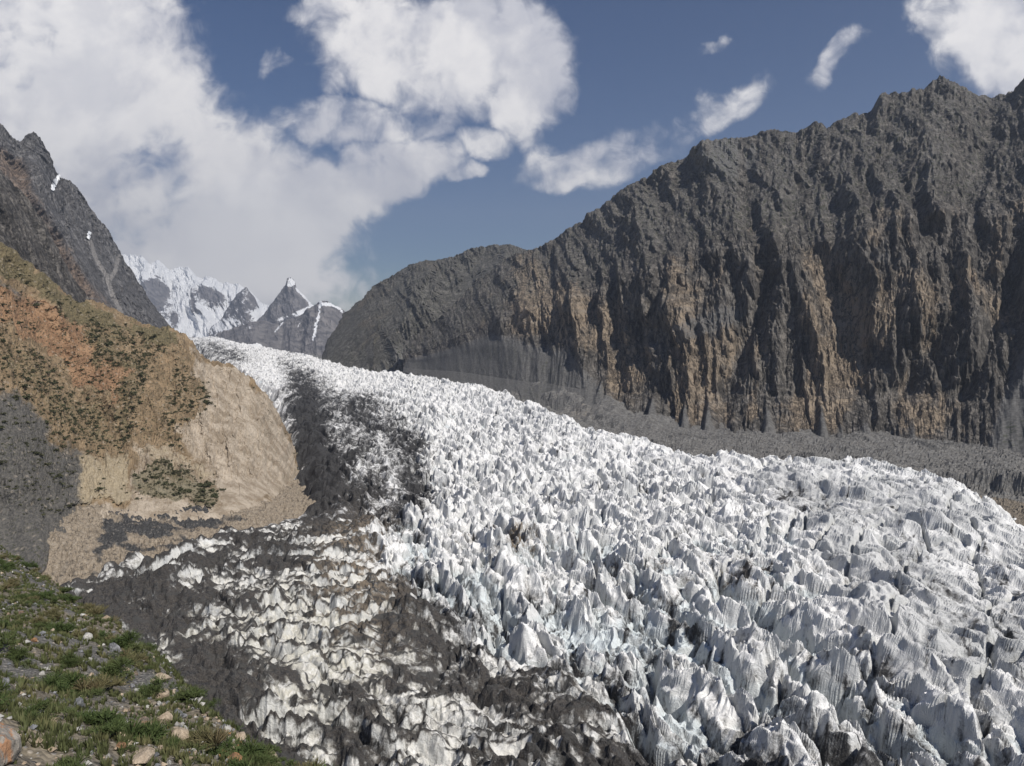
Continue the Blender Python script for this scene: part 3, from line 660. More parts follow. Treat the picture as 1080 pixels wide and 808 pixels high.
# --- middle ridge
crest_M = [(325, 392), (342, 376), (350, 356), (362, 338), (372, 325), (385, 310), (400, 298), (415, 290), (430, 280), (440, 278), (448, 275), (458, 276), (470, 273), (480, 270), (497, 262),
           (510, 258), (520, 256), (535, 257), (548, 260), (560, 264), (600, 262), (700, 280)]
g = sheet(crest_M, [(325, 3100), (400, 3500), (560, 3700), (700, 3600)], [(325, 396), (345, 390), (400, 396), (480, 406), (560, 420), (700, 440)], [(325, 2900), (350, 2750), (400, 2550), (480, 2300), (700, 2100)],
          322, 690, 800, 420, [(-.1, -.1), (0, 0), (.5, .45), (1, 1)], (600, 350), jag=1.3, jagw=6, seed=301)
s, z, v = g['s'], g['Z'], g['v']
q = s + 60 * fbm(s / 500, z / 500, 3, 311)
d = 210 * (ridged((q - .5 * z) / 330, z / 800, 5, 321) - .45) * sm(0, .2, v) * (1 - .5 * sm(.85, 1, v)) + 60 * (ridged((q + .6 * z) / 120, (z - .4 * s) / 300, 4, 331) - .4) + 12 * (ridged(s / 40, z / 70, 3, 335) - .4) + 9 * fbm(s / 26, z / 30, 4, 341)
d = d * .45 + 95 * facets(q, z, 190, 520, -.5, 351) + 40 * facets(q + 14 * fbm(s / 40, z / 40, 3, 353), z, 70, 200, .5, 355) + 15 * facets(q, z + 8 * fbm(s / 30, z / 30, 3, 353), 26, 50, .3, 357); d = d * 1.3; d = d + gullied(d, 420, 3.4, 2301, ((2, 1.0, 5, 9000, 110, 1.0), (1, 1.0, 3, 16000, 90, .6)))
X_, Y_, Z_ = displaced(g, d)
ppx, ppy = project(X_, Y_, Z_)
mo = grid_mesh('ridge_mountain', X_, Y_, Z_, M_MID, (.22 + .15 * sm(.7, .9, v) + .5 * gauss(ppx, ppy, 515, 320, 22, 26) + .25 * gauss(ppx, ppy, 400, 330, 30, 30), np.clip(.5 * sm(.35, 0, v) + .3 * (fbm(s / 200, z / 200, 2, 345) > .1), 0, 1), .55 + 0 * v), smooth=False)
tag(mo, 'lower grey rock ridge sloping down to the glacier left of the tan cliffs', 'mountain', kind='structure')

# --- left grey peaks
crest_L = [(-200, 60), (-60, 95), (-20, 118), (0, 130), (6, 136), (14, 146), (22, 149), (30, 141), (38, 137), (45, 143), (53, 155), (58, 166), (61, 182), (66, 187), (78, 189), (86, 196), (95, 213), (104, 228), (115, 241), (125, 258), (133, 274),
           (143, 289), (155, 309), (168, 328), (180, 343), (192, 358), (215, 385)]
g = sheet(crest_L, [(-200, 2300), (0, 2500), (60, 2700), (215, 3300)], [(-200, 400), (215, 400)], [(-200, 1500), (0, 1600), (100, 1900), (215, 2500)],
          -200, 212, 900, 620, [(-.1, -.1), (0, 0), (.4, .5), (1, 1)], (700, 600), jag=1.6, jagw=6, seed=401)
s, z, v = g['s'], g['Z'], g['v']
q = s + 80 * fbm(s / 500, z / 500, 3, 411)
rA = ridged((q + .75 * z) / 340, z / 1500, 5, 421); rB = ridged((q + .85 * z) / 90, z / 420, 4, 431)
d = 190 * (rA - .45) * sm(0, .2, v) * (1 - .6 * sm(.85, 1, v)) + 48 * (rB - .4) + 16 * (ridged((s + .8 * z) / 28, z / 110, 4, 435) - .4) + 6 * fbm(s / 18, z / 20, 3, 441)
d = d * .5 + 60 * facets(q, z, 170, 560, .75, 451) + 22 * facets(q + 10 * fbm(s / 40, z / 40, 3, 453), z, 60, 220, .85, 455) + 7 * facets(q, z + 8 * fbm(s / 30, z / 30, 3, 453), 22, 70, .6, 457); d = d + .7 * gullied(d, 620, 2.6, 2401, ((3, 1.0, 5, 8000, 110, 1.0), (1, 1.0, 3, 16000, 90, .5)))
X_, Y_, Z_ = displaced(g, d)
ppx, ppy = project(X_, Y_, Z_)
brn_ = polyline_dist(ppx, ppy, [(0, 165), (22, 195), (40, 225), (60, 260), (80, 295), (110, 330)])
tz = .75 * np.exp(-(brn_ / 15) ** 2) + .15
chute = np.minimum(polyline_dist(ppx, ppy, [(95, 255), (102, 275), (112, 290), (118, 310), (128, 330)]), polyline_dist(ppx, ppy, [(125, 270), (122, 285), (116, 295)]))
scz = .8 * np.exp(-(chute / 3.2) ** 2)
snowp = (np.exp(-(polyline_dist(ppx, ppy, [(63, 186), (59, 192), (55, 200)]) / 2.2) ** 2) + np.exp(-(polyline_dist(ppx, ppy, [(94, 247), (93, 252)]) / 1.8) ** 2))
mo = grid_mesh('spire_mountain', X_, Y_, Z_, M_LEFT, (tz, scz, 0 * v), smooth=False)
tag(mo, 'steep grey jagged mountain spires falling to the valley at the far left', 'mountain', kind='structure')
# snow left lying in two gullies of that mountain
sel = snowp * (1 + .9 * fbm(ppx / 2.5, ppy / 2.5, 3, 481)) > .5
M_SNOW = mat('old_snow', lambda t: (t.mix(t.noise(t.obj(), .05, 4), (.72, .74, .76), (.86, .87, .88)), .8, None))
k = grid_mesh('snow_patch', X_ + g['ox'] * 5, Y_ + g['oy'] * 5, Z_ + 4, M_SNOW, smooth=True, keep=sel)
tag(k, 'small white snow streaks in gullies of the grey mountain spires', 'snow', kind='stuff')

# --- near dark cliff on the left
crest_D = [(-220, 60), (-60, 140), (-20, 165), (0, 178), (14, 190), (25, 203), (36, 222), (48, 238), (58, 256), (66, 272), (76, 290), (86, 305), (98, 320), (112, 345)]
g = sheet(crest_D, [(-220, 1250), (0, 1400), (112, 1650)], [(-220, 420), (0, 400), (112, 400)], [(-220, 900), (0, 1050), (112, 1350)],
          -220, 112, 600, 380, [(-.1, -.1), (0, 0), (.4, .35), (1, 1)], (350, 320), jag=1.2, jagw=5, seed=451)
s, z, v = g['s'], g['Z'], g['v']
d = 40 * (ridged((s + .6 * z) / 150, z / 500, 4, 461) - .45) * sm(0, .2, v) + 34 * facets(s, z, 80, 260, .5, 467) + 12 * facets(s + 6 * fbm(s / 20, z / 20, 3, 463), z, 26, 90, .5, 469) + 3 * fbm(s / 14, z / 16, 4, 471)
X_, Y_, Z_ = displaced(g, d)
mo = grid_mesh('dark_cliff', X_, Y_, Z_, M_RIGHT, (.05 + 0 * v, .1 + 0 * v, 0 * v), smooth=False)
tag(mo, 'near black rock cliff above the green top of the ochre hillside', 'cliff', kind='structure')

# --- far snow peaks
def far(name, label, crest, dep, based, px0, px1, seed, snow, amp=1.0, nu=420, nv=260):
    n_ = len(crest)
    g = sheet(crest, [(px0, dep), (px1, dep)], [(px0, 380), (px1, 380)], [(px0, based), (px1, based)], px0, px1, nu, nv, [(-.1, -.1), (0, 0), (.5, .55), (1, 1)], (1500, 900), jag=.8, jagw=5, seed=seed)
    s, z, v = g['s'], g['Z'], g['v']; k = dep / 10000.0
    q = s + 250 * fbm(s / 1500, z / 1500, 3, seed + 1)
    d = amp * (420 * k * facets(q, z, 800 * k, 1700 * k, .2, seed + 20) + 130 * k * facets(q, z, 240 * k, 600 * k, -.2, seed + 21) + 350 * k * (ridged(q / (1300 * k), z / (2600 * k), 5, seed + 2) - .45) * sm(0, .2, v) * (1 - .6 * sm(.8, 1, v)) + 150 * k * (ridged((s + .3 * z) / (300 * k), z / (700 * k), 4, seed + 8) - .4) + 40 * k * fbm(s / (90 * k), z / (90 * k), 4, seed + 14))
    X_, Y_, Z_ = displaced(g, d, .25 * d)
    ppx, ppy = project(X_, Y_, Z_)
    o = grid_mesh(name, X_, Y_, Z_, M_FAR, (np.clip(snow(ppx, ppy, v), -1, 1.2), 0 * v, 0 * v), smooth=False)
    tag(o, label, 'mountain', kind='structure'); return o
far('snow_mountain', 'broad snow covered mountain at the head of the valley, its top lost in cloud',
    [(120, 262), (148, 268), (156, 276), (165, 270), (176, 280), (186, 276), (196, 278), (206, 288), (220, 291), (236, 300), (248, 302), (262, 308), (276, 320), (300, 330), (360, 350)],
    14500, 10500, 118, 360, 501,
    lambda x, y, v: .56 + .9 * sm(.72, .9, v) + .5 * inside(x, y, [(180, 300), (192, 300), (205, 335), (250, 330), (290, 325), (290, 352), (190, 352)], 5) - .75 * gauss(x, y, 165, 305, 12, 26) - .7 * gauss(x, y, 220, 305, 18, 10, 25) - .6 * gauss(x, y, 203, 322, 3, 9) - .7 * gauss(x, y, 186, 335, 6, 10) + .5 * gauss(x, y, 165, 275, 22, 7))
far('rocky_peak', 'small rocky peak standing in front of the snow mountain',
    [(222, 350), (230, 340), (236, 332), (244, 322), (250, 314), (256, 309), (261, 306), (266, 312), (270, 316), (276, 330), (290, 338), (305, 352)], 11800, 10200, 222, 305, 531,
    lambda x, y, v: .30 + .3 * gauss(x, y, 236, 345, 14, 6) + .6 * gauss(x, y, 276, 335, 8, 14) + .25 * gauss(x, y, 245, 338, 6, 6), .5, 260, 200)
far('pyramid_peak', 'grey pyramid shaped peak with a small snow cap, right of the rocky peak',
    [(250, 356), (262, 345), (272, 335), (282, 325), (290, 315), (297, 304), (301, 300), (303, 294), (307, 292), (311, 297), (313, 304), (320, 312), (328, 321), (340, 332), (360, 350)], 10500, 8800, 250, 360, 561,
    lambda x, y, v: -.10 + .9 * gauss(x, y, 307, 298, 6, 6) + .8 * np.exp(-(polyline_dist(x, y, [(313, 305), (322, 314), (330, 323), (345, 330)]) / 2.2) ** 2) + .55 * gauss(x, y, 298, 336, 16, 4, -25) + .9 * gauss(x, y, 322, 328, 11, 4, -25) + .3 * gauss(x, y, 275, 335, 3, 8, 40), .5, 320, 220)
far('brown_ridge', 'brown grey ridge with snowy gullies in front of the pyramid peak',
    [(215, 366), (230, 353), (245, 350), (262, 343), (275, 338), (288, 340), (300, 338), (315, 332), (328, 325), (335, 319), (342, 317), (347, 318), (352, 320), (358, 322), (363, 327), (370, 335), (380, 350), (400, 362)], 7300, 5900, 215, 400, 591,
    lambda x, y, v: -.02 + .50 * np.exp(-(polyline_dist(x + 1.5 * fbm(x / 4, y / 4, 2, 592), y, [(338, 319), (336, 332), (333, 345), (330, 358)]) / 1.7) ** 2) + .6 * gauss(x, y, 350, 321, 12, 3) + .34 * np.exp(-(polyline_dist(x, y, [(300, 338), (290, 350)]) / 1.3) ** 2) + .3 * np.exp(-(polyline_dist(x, y, [(322, 332), (312, 348)]) / 1.2) ** 2) + .5 * np.exp(-(polyline_dist(x, y, [(352, 320), (362, 330), (368, 336)]) / 2) ** 2) + .35 * gauss(x, y, 262, 345, 18, 3, -20), .55, 420, 220)

# ------------------------------------------------------------------ ochre hillside on the left
crest_H = [(-260, 60), (-100, 180), (0, 253), (15, 264), (30, 275), (45, 288), (60, 300), (78, 316), (92, 318), (105, 318), (120, 325), (135, 334), (150, 341), (170, 345), (188, 349), (203, 360), (213, 374),
           (224, 380), (240, 383), (256, 392), (270, 404), (282, 418), (294, 436), (302, 456), (308, 480), (322, 505), (332, 520)]
cd_H = [(-260, 620), (0, 740), (60, 800), (120, 850), (200, 900), (240, 910), (282, 915), (302, 915), (318, 900), (332, 880)]
base_H = [(-260, 700), (-60, 630), (0, 612), (40, 600), (60, 585), (100, 560), (150, 548), (200, 545), (250, 536), (290, 530), (332, 530)]
bd_H = [(-260, 340), (0, 462), (40, 480), (60, 505), (100, 545), (150, 570), (200, 590), (250, 620), (290, 680), (310, 740), (332, 830)]
g = sheet(crest_H, cd_H, base_H, bd_H, -260, 332, 1300, 760, [(-.1, -.1), (0, 0), (.12, .22), (.3, .40), (1, 1)], (300, 160), jag=.8, jagw=5, seed=601)
s, z, v, = g['s'], g['Z'], g['v']
ppx, ppy = g['px'], project(g['X'], g['Y'], g['Z'])[1]
wxp = ppx + 15 * fbm(s / 60, z / 40, 6, 611, .6); wyp = ppy + 12 * fbm(s / 60, z / 40, 6, 615, .6)
env = sm(-.05, .06, v) * (1 - .8 * sm(.9, 1.0, v))
sandz = inside(wxp, wyp, [(205, 365), (240, 382), (290, 425), (306, 480), (325, 520), (230, 520), (222, 480), (190, 465), (200, 430), (215, 400)], 9)
d = env * (32 * fbm((s + .5 * z) / 130, z / 240, 3, 621) + 9 * (ridged((s + .55 * z) / 46, z / 200, 3, 631) - .4) * (1 - .35 * sandz) + 15 * sandz * facets(s + 5 * fbm(s / 20, z / 20, 4, 637), z, 20, 90, .3, 633, 1.0) + 4.5 * sandz * facets(s + 3 * fbm(s / 9, z / 9, 3, 639), z, 7, 24, .2, 635, 1.2) + 3.4 * fbm(s / 14, z / 14, 5, 641, .6)) + .35 * fbm(s / 3, z / 3, 2, 645)
he_ = gullied(d, 760, .75, 2601, ((3, 1.0, 4, 9000, 120, 1.0),), tilt=.6); d = d + he_ * (.5 + .6 * sandz) * env
# spurs and hollows: a rib at x 130-200, a hollow left of it, low bluffs at the foot
d += 26 * gauss(ppx, ppy, 205, 400, 22, 60, -14) - 26 * gauss(ppx, ppy, 110, 440, 26, 60, -24) + 22 * gauss(ppx, ppy, 30, 450, 45, 110, -30) - 10 * gauss(ppx, ppy, 165, 460, 18, 40, -15)
blf = sm(515, 505, wyp) * sm(476, 486, wyp)
d += 9 * inside(wxp, wyp, [(70, 478), (150, 478), (225, 500), (235, 520), (60, 530)], 6)
X_, Y_, Z_ = displaced(g, d)
greys = np.clip(inside(wxp, wyp, [(-300, 300), (0, 418), (38, 442), (75, 482), (96, 525), (82, 560), (45, 610), (-300, 700)], 16) + .5 * inside(wxp, wyp, [(-10, 272), (18, 302), (50, 330), (18, 316), (-10, 290)], 3), 0, 1)
org = inside(wxp, wyp, [(-300, 100), (0, 300), (60, 330), (100, 350), (128, 385), (130, 420), (112, 425), (75, 395), (40, 365), (0, 335), (-300, 300)], 8) + .35 * inside(wxp, wyp, [(150, 360), (190, 380), (180, 425), (165, 465), (130, 465), (135, 420)], 8)
pale = inside(wxp, wyp, [(70, 480), (130, 478), (140, 500), (150, 520), (60, 540)], 6) * .9 + .6 * inside(wxp, wyp, [(150, 470), (215, 478), (225, 492), (165, 490)], 5)
sand2 = np.clip(sandz + .9 * sm(528, 540, wyp) * (ppx > 40) + .6 * inside(wxp, wyp, [(140, 465), (225, 480), (330, 530), (140, 540)], 8), 0, 1)
grn = inside(wxp, wyp, [(-300, 0), (0, 250), (60, 300), (100, 322), (140, 350), (120, 345), (80, 338), (50, 320), (0, 278), (-300, 140)], 5) + .9 * inside(wxp, wyp, [(130, 338), (160, 342), (185, 352), (180, 366), (150, 360)], 4) + .75 * inside(wxp, wyp, [(148, 492), (175, 486), (222, 500), (218, 520), (190, 528), (155, 526), (145, 510)], 4) + .5 * inside(wxp, wyp, [(0, 345), (60, 395), (110, 440), (140, 470), (100, 478), (60, 450), (0, 400)], 10)
grn = grn + .6 * inside(wxp, wyp, [(75, 335), (130, 350), (150, 380), (140, 400), (130, 460), (110, 430), (125, 400)], 6)
shr = np.clip(.55 * inside(wxp, wyp, [(0, 320), (60, 340), (130, 335), (190, 355), (225, 395), (205, 440), (180, 470), (130, 480), (60, 470), (0, 400)], 10) + .25 * greys + .2, 0, 1) * (1 - .9 * sandz)
Z_ = Z_ + 3.0 * fbm(s / 11, z / 11, 4, 655, .6) * sm(.05, .2, v)
hill = grid_mesh('hillside', X_, Y_, Z_, M_HILL, (greys, np.clip(org, 0, 1), sand2), smooth=False, zones2=(shr, pale, np.clip(grn, 0, 1)))
tag(hill, 'steep ochre and grey hillside dotted with shrubs above the left edge of the ice', 'hillside', kind='structure')
HX, HY, HZ_, HPX, HPY = X_, Y_, Z_, *project(X_, Y_, Z_)
HW = np.clip(.12 + 1.0 * inside(wxp, wyp, [(85, 330), (135, 345), (165, 365), (150, 395), (150, 430), (130, 470), (112, 440), (128, 400), (95, 350)], 5)
     + .9 * inside(wxp, wyp, [(185, 385), (235, 395), (225, 430), (200, 470), (178, 468), (182, 420)], 5) + .9 * inside(wxp, wyp, [(148, 492), (175, 486), (222, 500), (218, 520), (190, 528), (155, 526)], 4)
     + .8 * inside(wxp, wyp, [(-100, 250), (0, 340), (60, 395), (140, 470), (100, 478), (60, 460), (0, 410)], 8) + .5 * inside(wxp, wyp, [(0, 262), (60, 310), (100, 330), (60, 322), (0, 280)], 4) + .3 * greys + .35 * (org > .5), 0, 2)
HW = HW ** 1.5
HW = HW * (1 - sandz) * (v > .03) * (v < .995) * (wyp < 535)

# ------------------------------------------------------------------ near grassy slope
def slope_z(x, y):
    z = -.338 * x - .486 * y - 4.88
    e = ((x + 47.4) * .755 + (y - 68.6) * .656)        # signed distance beyond the break of slope
    e = e + .9 * fbm(x / 7, y / 7, 3, 701) + .4 + 1.4 * sm(40, 18, y)
    z = z - np.where(e > 0, e * e / (e + 1.0) * 1.3, 0)
    return z + .55 * fbm(x / 6, y / 6, 4, 711) + .10 * fbm(x / .8, y / .8, 3, 721)
nx_, ny_ = polar(-62, 50, 900, 2.5, 210, 900)
nz_ = slope_z(nx_, ny_)
near_o = grid_mesh('grassy_slope', nx_, ny_, nz_, M_SLOPE, smooth=True, keep=nz_ > -190)
tag(near_o, 'stony grass covered bank dropping to the ice in the near left corner', 'bank', kind='structure')

rng = np.random.RandomState(11)
def slope_pt(px, py):
    """where the sight line through a photo point first meets the near bank"""
    u, vv = px_dir(px, py); d_ = np.linspace(4, 95, 2400); dif = vv * d_ - slope_z(u * d_, d_)
    i = np.argmax(dif < 0)
    return (float(u * d_[i]), float(d_[i]), float(slope_z(np.array([u * d_[i]]), np.array([d_[i]]))[0])) if dif[i] < 0 else None

# grass: tufts of blades, one mesh
def scatter_px(n, seed, x1=360):
    r = np.random.RandomState(seed); out = []
    # even in ground area: sample world positions on the bank
    while len(out) < n:
        y = r.uniform(9, 90); x = r.uniform(-1.05 * y - 3, -.1 * y + 2)
        e = (x + 47.4) * .755 + (y - 68.6) * .656
        if e > 2.5: continue
        if r.rand() > min(1, (35 / y) ** 1.2 + .12): continue
        out.append((x, y))
    a = np.array(out); return a[:, 0], a[:, 1]
TX, TY = scatter_px(15500, 5); gd = fbm(TX / 5, TY / 5, 3, 731)
kp = gd > -.55 + .30 * sm(-14, -4, TX); TX, TY = TX[kp], TY[kp]; TZ = slope_z(TX, TY)
V_, F_ = [], []; cnt = 0
for x, y, z in zip(TX, TY, TZ):
    nb = 20 if y < 40 else 12; hgt = rng.uniform(.09, .23); rad = hgt * rng.uniform(.5, .9)
    a = rng.rand(nb) * 6.283; rr_ = rng.rand(nb) ** .5 * rad * .45; lean = rng.uniform(.2, 1.0, nb) * rad; hh_ = hgt * rng.uniform(.6, 1.1, nb)
    bx_, by_ = x + rr_ * np.cos(a), y + rr_ * np.sin(a); wd = .018 + .0008 * y
    t0 = np.stack([bx_ - wd * np.sin(a), by_ + wd * np.cos(a), np.full(nb, z - .04)], 1)
    t1 = np.stack([bx_ + wd * np.sin(a), by_ - wd * np.cos(a), np.full(nb, z - .04)], 1)
    t2 = np.stack([bx_ + lean * np.cos(a), by_ + lean * np.sin(a), z + hh_], 1)
    V_.append(np.stack([t0, t1, t2], 1).reshape(-1, 3)); F_.append(np.arange(3 * nb).reshape(-1, 3) + cnt); cnt += 3 * nb
me = raw_mesh('grass', np.concatenate(V_), np.concatenate(F_), M_GRASS)
o = bpy.data.objects.new('grass', me); COL.objects.link(o)
tag(o, 'tufts of olive green grass covering the near bank', 'grass', kind='stuff')

# bushes: low cushions of many small leaves
def bush_mesh(name, m, seed, nl=420, leaf=.07, flat=.6, blades=0):
    r = np.random.RandomState(seed); V_ = []
    cl = r.randn(9, 3) * (.30, .30, .10); cl[:, 2] = np.abs(cl[:, 2]) + .10
    rad = r.uniform(.22, .40, 9)
    for i in range(nl):
        k = r.randint(9); dv = r.randn(3); dv /= np.linalg.norm(dv); dv[2] = abs(dv[2]) * 1.0 - .1
        c = cl[k] + dv * rad[k] * r.uniform(.7, 1.08); c[2] *= flat / .6
        a = r.randn(3); a /= np.linalg.norm(a); a = a * .5 + dv; a /= np.linalg.norm(a); b = np.cross(a, r.randn(3)); b /= np.linalg.norm(b)
        L = leaf * r.uniform(.7, 1.4); w_ = L * .45
        V_ += [c - b * w_, c + a * L * .6 + b * w_ * .2, c + b * w_, c - a * L * .7]
    for i in range(blades):
        k = r.randint(9); dv = r.randn(3); dv /= np.linalg.norm(dv); dv[2] = abs(dv[2]) + .15; dv /= np.linalg.norm(dv)
        c = cl[k] + dv * rad[k] * .3; tip_ = cl[k] + dv * rad[k] * r.uniform(.9, 1.5); b = np.cross(dv, r.randn(3)); b /= np.linalg.norm(b); b *= .014
        V_ += [c - b, tip_ - b * .3, tip_ + b * .3, c + b]
    V_ = np.array(V_); V_[:, 2] = np.maximum(V_[:, 2], -.08)
    return raw_mesh(name, V_, np.arange(len(V_)).reshape(-1, 4), m)
bushes = [bush_mesh('bush', M_BUSH, 900 + i, 700, .055, .6, 600) for i in range(4)] + [bush_mesh('dry_bush', M_DRYB, 910 + i, 150, .05, .75, 900) for i in range(2)]
BX, BY = scatter_px(800, 77); bd = fbm(BX / 7, BY / 7, 2, 741)
kp = bd > -.25; BX, BY = BX[kp][:298], BY[kp][:298]; BZ = slope_z(BX, BY)
for x, y, z in zip(BX, BY, BZ):
    dry = rng.rand() < .33; me = bushes[4 + rng.randint(2)] if dry else bushes[rng.randint(4)]
    o = bpy.data.objects.new('bush', me); COL.objects.link(o)
    sc_ = rng.uniform(.40, .95); o.location = (x, y, z - .02); o.scale = (sc_ * 1.1, sc_, sc_ * rng.uniform(.75, 1.1)); o.rotation_euler = (.3, -.2, rng.uniform(0, 6.28))
    if dry: tag(o, 'dry olive brown cushion shrub on the near stony bank', 'shrub', 'dry shrubs on the near bank')
    else: tag(o, 'low dark green cushion shrub on the near stony bank', 'shrub', 'green shrubs on the near bank')

# the many smaller cushions between them
NX_, NY_ = scatter_px(1500, 177); NZ_ = slope_z(NX_, NY_); kp = fbm(NX_ / 7, NY_ / 7, 2, 741) > -.2
VL, FL, c0 = [], [], 0
for x, y, z in list(zip(NX_[kp], NY_[kp], NZ_[kp]))[:760]:
    m_ = bushes[rng.randint(4)]; b_ = np.empty(len(m_.vertices) * 3, f4); m_.vertices.foreach_get('co', b_)
    b_ = b_.reshape(-1, 4, 3); b_ = b_[rng.permutation(len(b_))[:330]].reshape(-1, 3) * rng.uniform(.22, .5) * np.array([1.15, 1, .8]); a = rng.uniform(0, 6.28)
    VL.append(np.stack([b_[:, 0] * math.cos(a) - b_[:, 1] * math.sin(a) + x, b_[:, 0] * math.sin(a) + b_[:, 1] * math.cos(a) + y, b_[:, 2] + z - .02], 1))
    FL.append(np.arange(len(b_)).reshape(-1, 4) + c0); c0 += len(b_)
o = bpy.data.objects.new('undergrowth', raw_mesh('undergrowth', np.concatenate(VL), np.concatenate(FL), M_BUSH)); COL.objects.link(o)
tag(o, 'small dark green cushions growing all over the near bank', 'undergrowth', kind='stuff')

# stones
import bmesh
def rock_mesh(name, m, seed, sub=3, cuts=9, sc=(1, 1, 1)):
    r = np.random.RandomState(seed); bm = bmesh.new(); bmesh.ops.create_icosphere(bm, subdivisions=sub, radius=1.0)
    N = r.randn(cuts, 3); N /= np.linalg.norm(N, axis=1)[:, None]; D = r.uniform(.55, .85, cuts)
    co = np.array([v.co for v in bm.verts])
    for n_, d_ in zip(N, D):
        dist = co @ n_ - d_; co = co - np.outer(np.clip(dist, 0, None) * .96, n_)
    nn = fbm(co[:, 0] * 2.2 + co[:, 2], co[:, 1] * 2.2 - co[:, 2] * .7, 4, seed) * .07
    co = co * (1 + nn[:, None]) * np.array(sc)
    for v_, c in zip(bm.verts, co): v_.co = c
    me = bpy.data.meshes.new(name); bm.to_mesh(me); bm.free(); me.materials.append(m); me.shade_flat(); return me
kinds = {'tan': M_ST_TAN, 'grey': M_ST_GREY, 'pale': M_ST_PALE, 'rust': M_ST_RUST, 'brown': M_ST_BROWN}
rocks = {k: [rock_mesh('stone', m, 1000 + 10 * i + j, 3, 8, (1, .8, .7)) for j in range(4)] for i, (k, m) in enumerate(kinds.items())}
big_rocks = {k: rock_mesh('boulder', m, 1200 + i, 4, 10, (1, .85, .8)) for i, (k, m) in enumerate(kinds.items())}
def place(me, name, px, py, wpx, rot, sc=(1, 1, 1), sink=.35):
    p = slope_pt(px, py)
    if p is None: return None
    o = bpy.data.objects.new(name, me); COL.objects.link(o); r = wpx / F * p[1] / 2
    o.scale = (r * sc[0], r * sc[1], r * sc[2]); o.rotation_euler = rot; o.location = (p[0], p[1], p[2] + r * sc[2] * (.75 - sink))
    return o
bigs = [  # px, py (foot), width px, kind, scale, label
    (3, 806, 44, 'BIG', (1, .9, 1.9), 'tall grey boulder with an orange stained face at the bottom left corner'),
    (82, 746, 17, 'grey', (1, .9, 1.2), 'upright blue grey slab boulder among grass on the near bank'),
    (118, 722, 14, 'grey', (1.2, 1, .8), 'blue grey rounded rock higher than the brown split rock'),
    (148, 768, 26, 'brown', (1.2, 1, .65), 'broad dark brown rock with a rust stain on the near bank'),
    (174, 762, 17, 'tan', (1, .9, 1.25), 'pointed pale tan rock just right of the dark brown rock'),
    (188, 756, 15, 'grey', (1, 1, .9), 'small grey triangular rock right of the pointed tan rock'),
    (170, 736, 19, 'tan', (1.1, 1, .9), 'rounded tan boulder at the brink of the near bank'),
    (203, 742, 21, 'pale', (1.1, 1, .8), 'whitish rounded boulder on the brink above the dirty ice'),
    (190, 778, 24, 'tan', (1.2, 1, .75), 'flat topped sand coloured boulder below the whitish boulder'),
    (172, 718, 24, 'tan', (1.2, .9, .6), 'low pale peaked rock lying highest on the brink beside the ice'),
    (92, 676, 13, 'pale', (1, 1, 1.1), 'whitish leaning rock half way up the brink of the bank'),
    (120, 688, 14, 'grey', (1, .8, 1.3), 'light grey tall rock on the brink below the whitish leaning rock'),
    (150, 803, 32, 'tan', (1.3, 1, .6), 'wide flat brown tan rock at the bottom edge of the bank'),
    (246, 806, 24, 'rust', (1.2, 1, .6), 'orange brown slab rock at the bottom edge of the photo'),
    (286, 807, 22, 'tan', (1, 1, 1.2), 'tan angular boulder at the far right end of the bank'),
    (258, 793, 15, 'pale', (1, 1, .9), 'pale grey boulder beside the orange brown slab'),
    (253, 780, 15, 'tan', (1.2, 1, .7), 'rounded sandy boulder at the lower brink of the bank'),
    (240, 770, 11, 'pale', (1, 1, .9), 'small whitish boulder at the lower brink'),
    (128, 789, 13, 'rust', (1, 1, .9), 'small orange rock beside the wide flat tan rock'),
    (142, 778, 13, 'pale', (1, 1, .9), 'pale blue grey stone under the dark brown rock'),
    (215, 785, 17, 'pale', (1.2, 1, .6), 'flat white stone between green shrubs on the lower bank'),
    (233, 797, 14, 'rust', (1.2, 1, .6), 'orange stained flat stone left of the orange brown slab'),
    (150, 784, 11, 'tan', (1, 1, .8), 'small cream stone under the pale blue grey stone'),
    (45, 712, 9, 'pale', (1, 1, .8), 'single whitish stone in grass on the upper bank'),
    (5, 722, 14, 'grey', (1, 1, .9), 'grey round rock at the left edge above the stained boulder'),
]
mbig = rock_mesh('boulder', M_ST_BIG, 1301, 5, 12, (1, .85, .8))
for i, (px, py, wd, kd, sc_, lab) in enumerate(bigs):
    me = mbig if kd == 'BIG' else rock_mesh('boulder', kinds[kd], 1400 + i, 4, 9, (1, .85, .8))
    o = place(me, 'boulder', px, py, wd, (rng.uniform(-.3, .3), rng.uniform(-.3, .3), rng.uniform(0, 6.28)), sc_)
    if o: tag(o, lab, 'boulder')
GL = {'tan': 'small sand coloured stone', 'grey': 'small blue grey stone', 'pale': 'small whitish stone', 'rust': 'small orange brown stone', 'brown': 'small dark brown stone'}
n = 0; r = np.random.RandomState(31)
while n < 260:
    px = r.uniform(0, 300); lim = np.interp(px, [0, 100, 150, 200, 250, 300], [600, 664, 705, 740, 770, 800]); py = r.uniform(lim + 2, 812)
    dens = .12 + .95 * gauss(np.array(px), np.array(py), 215, 775, 75, 40, 25) + .5 * gauss(np.array(px), np.array(py), 150, 720, 50, 25, 40)
    if r.rand() > dens: continue
    kd = r.choice(list(kinds), p=[.42, .2, .24, .06, .08])
    o = place(rocks[kd][r.randint(4)], 'stone', px, py, 2.6 + 5.2 * r.rand() ** 2, tuple(r.uniform(-3, 3, 3)), (1, 1, 1), .3)
    if o is None: continue
    tag(o, GL[kd] + ' lying on the near bank', 'stone', 'small stones on the near bank, ' + kd); n += 1
